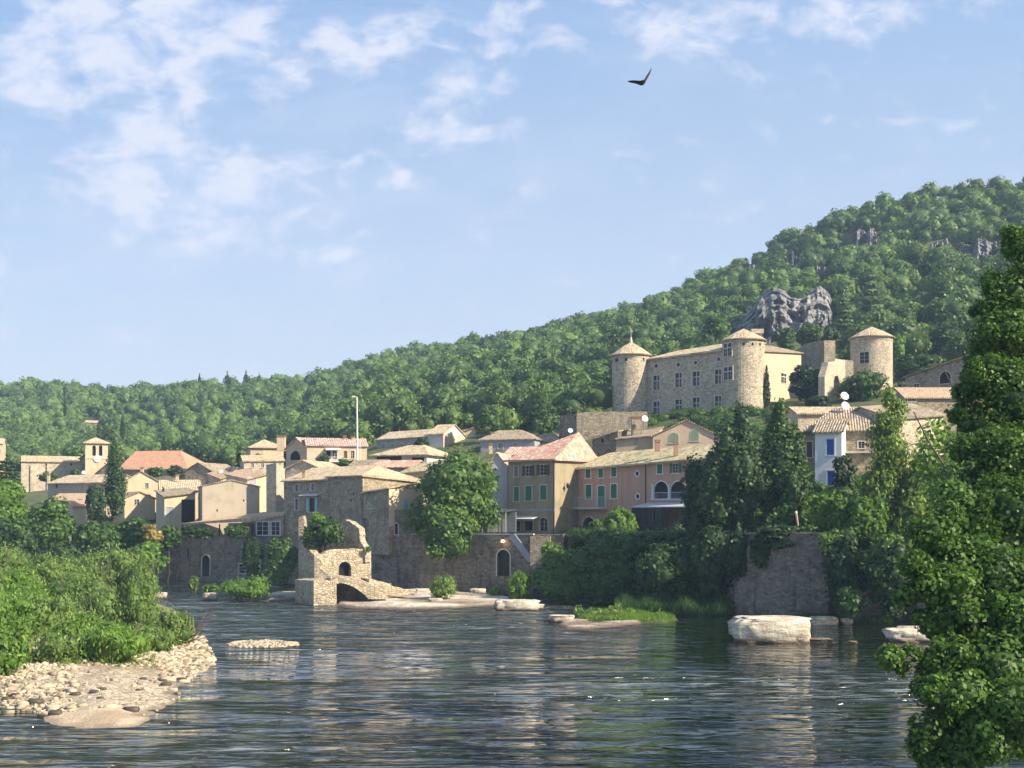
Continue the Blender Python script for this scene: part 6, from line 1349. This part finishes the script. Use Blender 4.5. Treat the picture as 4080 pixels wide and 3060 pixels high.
def ledge(name, label, outline, hgt, mat, seed, st=.22, cat='rock ledge', slope=.5, kind=None, step=True):
    P = shore(outline); x0, x1 = min(p[0] for p in P)-2, max(p[0] for p in P)+2; y0, y1 = min(p[1] for p in P)-2, max(p[1] for p in P)+2; r = np.random.default_rng(seed)
    def fz_(x, y):
        sd = sdist(x, y, P); q = np.stack([x, y, x*0], -1).reshape(-1, 3); n = snoise(q, r, .55).reshape(x.shape); n2 = snoise(q, r, 2.2).reshape(x.shape)
        z = np.where(sd > 0, np.minimum(sd*slope, hgt*(.65+.35*n)), sd*.35)+n2*.05*(sd > -.5); return np.maximum(np.floor(z/.12)*.06+z*.5 if step else z, -2.2)
    o = grid_mesh(name, x0, x1, y0, y1, st, fz_, mat); return tag(o, label, cat, kind=kind), P, fz_
ledge('rock_flat', 'wide flat sunlit limestone shelf in front of the ruined mill', [(1335, 2412), (1339, 2396), (1500, 2372), (1640, 2352), (1720, 2356), (1850, 2366), (1990, 2378), (2060, 2396), (1975, 2412), (1800, 2424), (1600, 2428), (1400, 2424)], .55, ROCK, 1)
ledge('rock_flat', 'small pale shelf left of the bridge pier', [(1060, 2372), (1120, 2362), (1190, 2362), (1190, 2388), (1110, 2398), (1062, 2396)], .4, ROCK, 2)
ledge('rock_flat', 'pale ledge edging the grassy islet', [(2222, 2488), (2260, 2470), (2330, 2462), (2520, 2462), (2590, 2470), (2560, 2484), (2440, 2498), (2330, 2508), (2250, 2506)], .35, ROCK, 3)
ie, IP, ifz = ledge('islet', 'grassy islet rising from the river', [(2290, 2476), (2330, 2456), (2500, 2446), (2690, 2440), (2700, 2470), (2640, 2482), (2540, 2484), (2400, 2488)], .4, tr.data.materials[0], 4, kind='structure')
gs, GP, gfz = ledge('gravel_islet', 'low strip of cobbles barely above the water right of the bar', [(905, 2568), (960, 2556), (1060, 2554), (1180, 2562), (1185, 2572), (1080, 2580), (960, 2580)], .12, SANDM, 5, slope=.12, kind='structure', step=False)
r7 = np.random.default_rng(17); P = np.array(GP)
x = r7.uniform(P[:, 0].min(), P[:, 0].max(), 1500); y = r7.uniform(P[:, 1].min(), P[:, 1].max(), 1500); k = (sdist(x, y, GP) > -.1)
rng = r7; x, y = x[k], y[k]; stones(np.stack([x, y, gfz(x, y)+.02], -1), r7.uniform(.06, .2, len(x)), 'islet_gravel', COB, 'cobbles on the low strip right of the gravel bar')
i_ = 0
for (u, v, s, dk) in [(1195/2135*1300, 2050+1085*.609, 30, 1), (660, 2738, 34, 1), (690, 2752, 32, 0), (435, 2748, 24, 1), (525, 2842, 46, 1), (505, 2840, 26, 1), (140, 2812, 50, 1), (210, 2830, 44, 0), (185, 2848, 30, 0), (165, 2852, 24, 1), (220, 2856, 44, 1), (300, 2795, 34, 1), (375, 2792, 30, 1), (405, 2782, 30, 1), (60, 2790, 30, 1), (110, 2792, 26, 0), (250, 2790, 24, 0), (570, 2725, 24, 1), (80, 2692, 36, 1), (650, 2722, 26, 1), (820, 2640, 20, 1), (800, 2600, 24, 0), (25, 2800, 34, 1), (552, 2770, 20, 1), (400, 2808, 24, 1)]:
    d = H*F/(v-VH); w_ = s/F*d; P, T = rockmesh((w_*.62, w_*.4, w_*.36), 100+i_, 2); i_ += 1; c = W(u, v, d); zz_ = max(0, float(barz(np.array([c.x]), np.array([c.y]))[0]))
    o = npmesh('shore_stone', P+np.array([0, 0, w_*.12]), T=T, mat=WETR if dk else COB, tint=np.full(len(P), .8)); o.location = (c.x, c.y, zz_)
    tag(o, 'dark wet stone lying on the sandy edge of the gravel bar' if dk else 'pale rounded stone lying on the sandy edge of the gravel bar', 'stone', 'stones along the gravel bar edge')
def tuft(name, label, u0, u1, v0, v1, n, hmin, hmax, mat, seed, spread=3.0, wid=.03, kind='stuff', cat='grass', zf=None, poly=None):
    r = np.random.default_rng(seed); u = r.uniform(u0, u1, n); v = v1-(v1-v0)*r.uniform(0, 1, n); d = H*F/(v-VH); x = (u-UC)/F*d; y = d
    z = np.zeros(n)+.02 if zf is None else np.maximum(zf(x, y), 0)
    clump = .5+.5*np.sin(x*1.7+seed)*np.sin(y*.9); h = r.uniform(hmin*.4, hmax, n)*(.35+.9*clump)*(1 if poly is None else np.clip((sdist(x, y, poly)+.3)*.8, .02, 1)); C = np.stack([x, y, z+h*.45], -1)
    ax = unit(np.array([0, 0, 1.0])+r.normal(size=(n, 3))*.22); Nn = unit(np.cross(ax, unit(r.normal(size=(n, 3)))))
    b = ax; t = np.cross(Nn, b); L = (h*.5)[:, None]; V = np.stack([C+b*L, C+t*wid-b*L*.2, C-b*L, C-t*wid-b*L*.2], 1).reshape(-1, 3)
    o = npmesh(name, V, np.arange(4*n).reshape(-1, 4), tint=np.repeat(r.uniform(.1, 1, n), 4), mat=FM[mat]); return tag(o, label, cat, kind=kind)
tuft('islet_grass', 'bright green grass on the sunlit islet', 2300, 2690, 2440, 2482, 15000, .25, .6, 'grass', 3, zf=ifz, wid=.035, poly=IP)
tuft('reeds', 'dark reeds along the shaded bank behind the islet', 2450, 2920, 2395, 2452, 15000, .8, 1.9, 'reed', 4, wid=.04)
tuft('bank_grass', 'low dark grass at the foot of the river wall', 3170, 3560, 2440, 2485, 6000, .3, .8, 'reed', 5, wid=.04)
tuft('bar_grass', 'sparse grass at the back edge of the cobbles', -100, 620, 2570, 2690, 7000, .15, .45, 'willow', 6, wid=.025, zf=barz)
for u0, u1, v0, v1, mt, lb in [(2410, 2480, 2400, 2470, 'willow', 'upright shrub on the middle of the islet'), (2330, 2400, 2412, 2470, 'willow', 'small shrub at the left of the islet'), (2285, 2330, 2408, 2455, 'bright', 'tiny shrub at the far left end of the islet'), (2590, 2640, 2390, 2455, 'bright', 'bright tufted shrub at the right end of the islet'), (2480, 2530, 2415, 2466, 'bright', 'low shrub right of the upright one on the islet')]:
    bush('islet_shrub', lb, u0, u1, v0, v1, H*F/(v1-VH), mt, 13, 2.2, stems=False, core=False)
# ============================================================ BIRD
d = 60.0; m = MB(); sec = [(2502, 317, 1.5), (2512, 320, 3), (2524, 322, 4), (2538, 325, 5), (2550, 329, 8), (2558, 330, 9), (2566, 326, 10), (2572, 316, 8), (2579, 303, 7.5), (2586, 291, 6.5), (2592, 279, 5), (2596, 269, 3), (2597, 265, 1.2)]
cy = [0, .1, .14, .16, .2, .26, .22, .2, .18, .16, .13, .08, .02]; P_ = [W(u, v, d) for u, v, r in sec]; n = 10
for i, (u, v, r) in enumerate(sec):
    t = (P_[min(i+1, 12)]-P_[max(i-1, 0)]).normalized(); a = Vector((0, 1, 0)); b = t.cross(a).normalized(); sw = .25*abs(i-5)/6
    for k in range(n): q = 6.283*k/n; m.v.append(tuple(P_[i]+Vector((0, sw, 0))+a*math.cos(q)*cy[i]*1.4+b*math.sin(q)*r/F*d*.55))
for i in range(12):
    for k in range(n): m.f.append((i*n+k, i*n+(k+1) % n, (i+1)*n+(k+1) % n, (i+1)*n+k))
m.f += [tuple(range(n))[::-1], tuple(range(12*n, 13*n))]
hd = len(m.v); V0, T0 = ICO[2]; hc = W(2561, 333, d-.42)
m.v += [tuple(hc+Vector((p[0]*.07, p[1]*.14, p[2]*.07))) for p in V0]; m.f += [tuple(int(x)+hd for x in t) for t in T0]
tl = W(2557, 331, d+.5); m.prism([tl+Vector((-.1, .15, 0)), tl+Vector((.1, .15, 0)), tl+Vector((.03, -.35, 0)), tl+Vector((-.03, -.35, 0))], (0, 0, .03))
bo = m.build('bird', MT['feather'], smooth=True); tag(bo, 'black soaring bird with raised wings against the blue sky', 'bird')
# ============================================================ HAZE
m, N = newmat('air haze'); vol = N('ShaderNodeVolumePrincipled', {'Color': (.50, .70, 1, 1), 'Density': .00028, 'Anisotropy': 0.0}); N('ShaderNodeOutputMaterial', {'Volume': vol.outputs[0]})
hb = MB(); hb.obox((-2400, -70, -4), (4800, 0, 0), (0, 1560, 0), (0, 0, 330)); ho = hb.build('haze', m); tag(ho, 'thin bluish summer haze over the valley', kind='stuff')
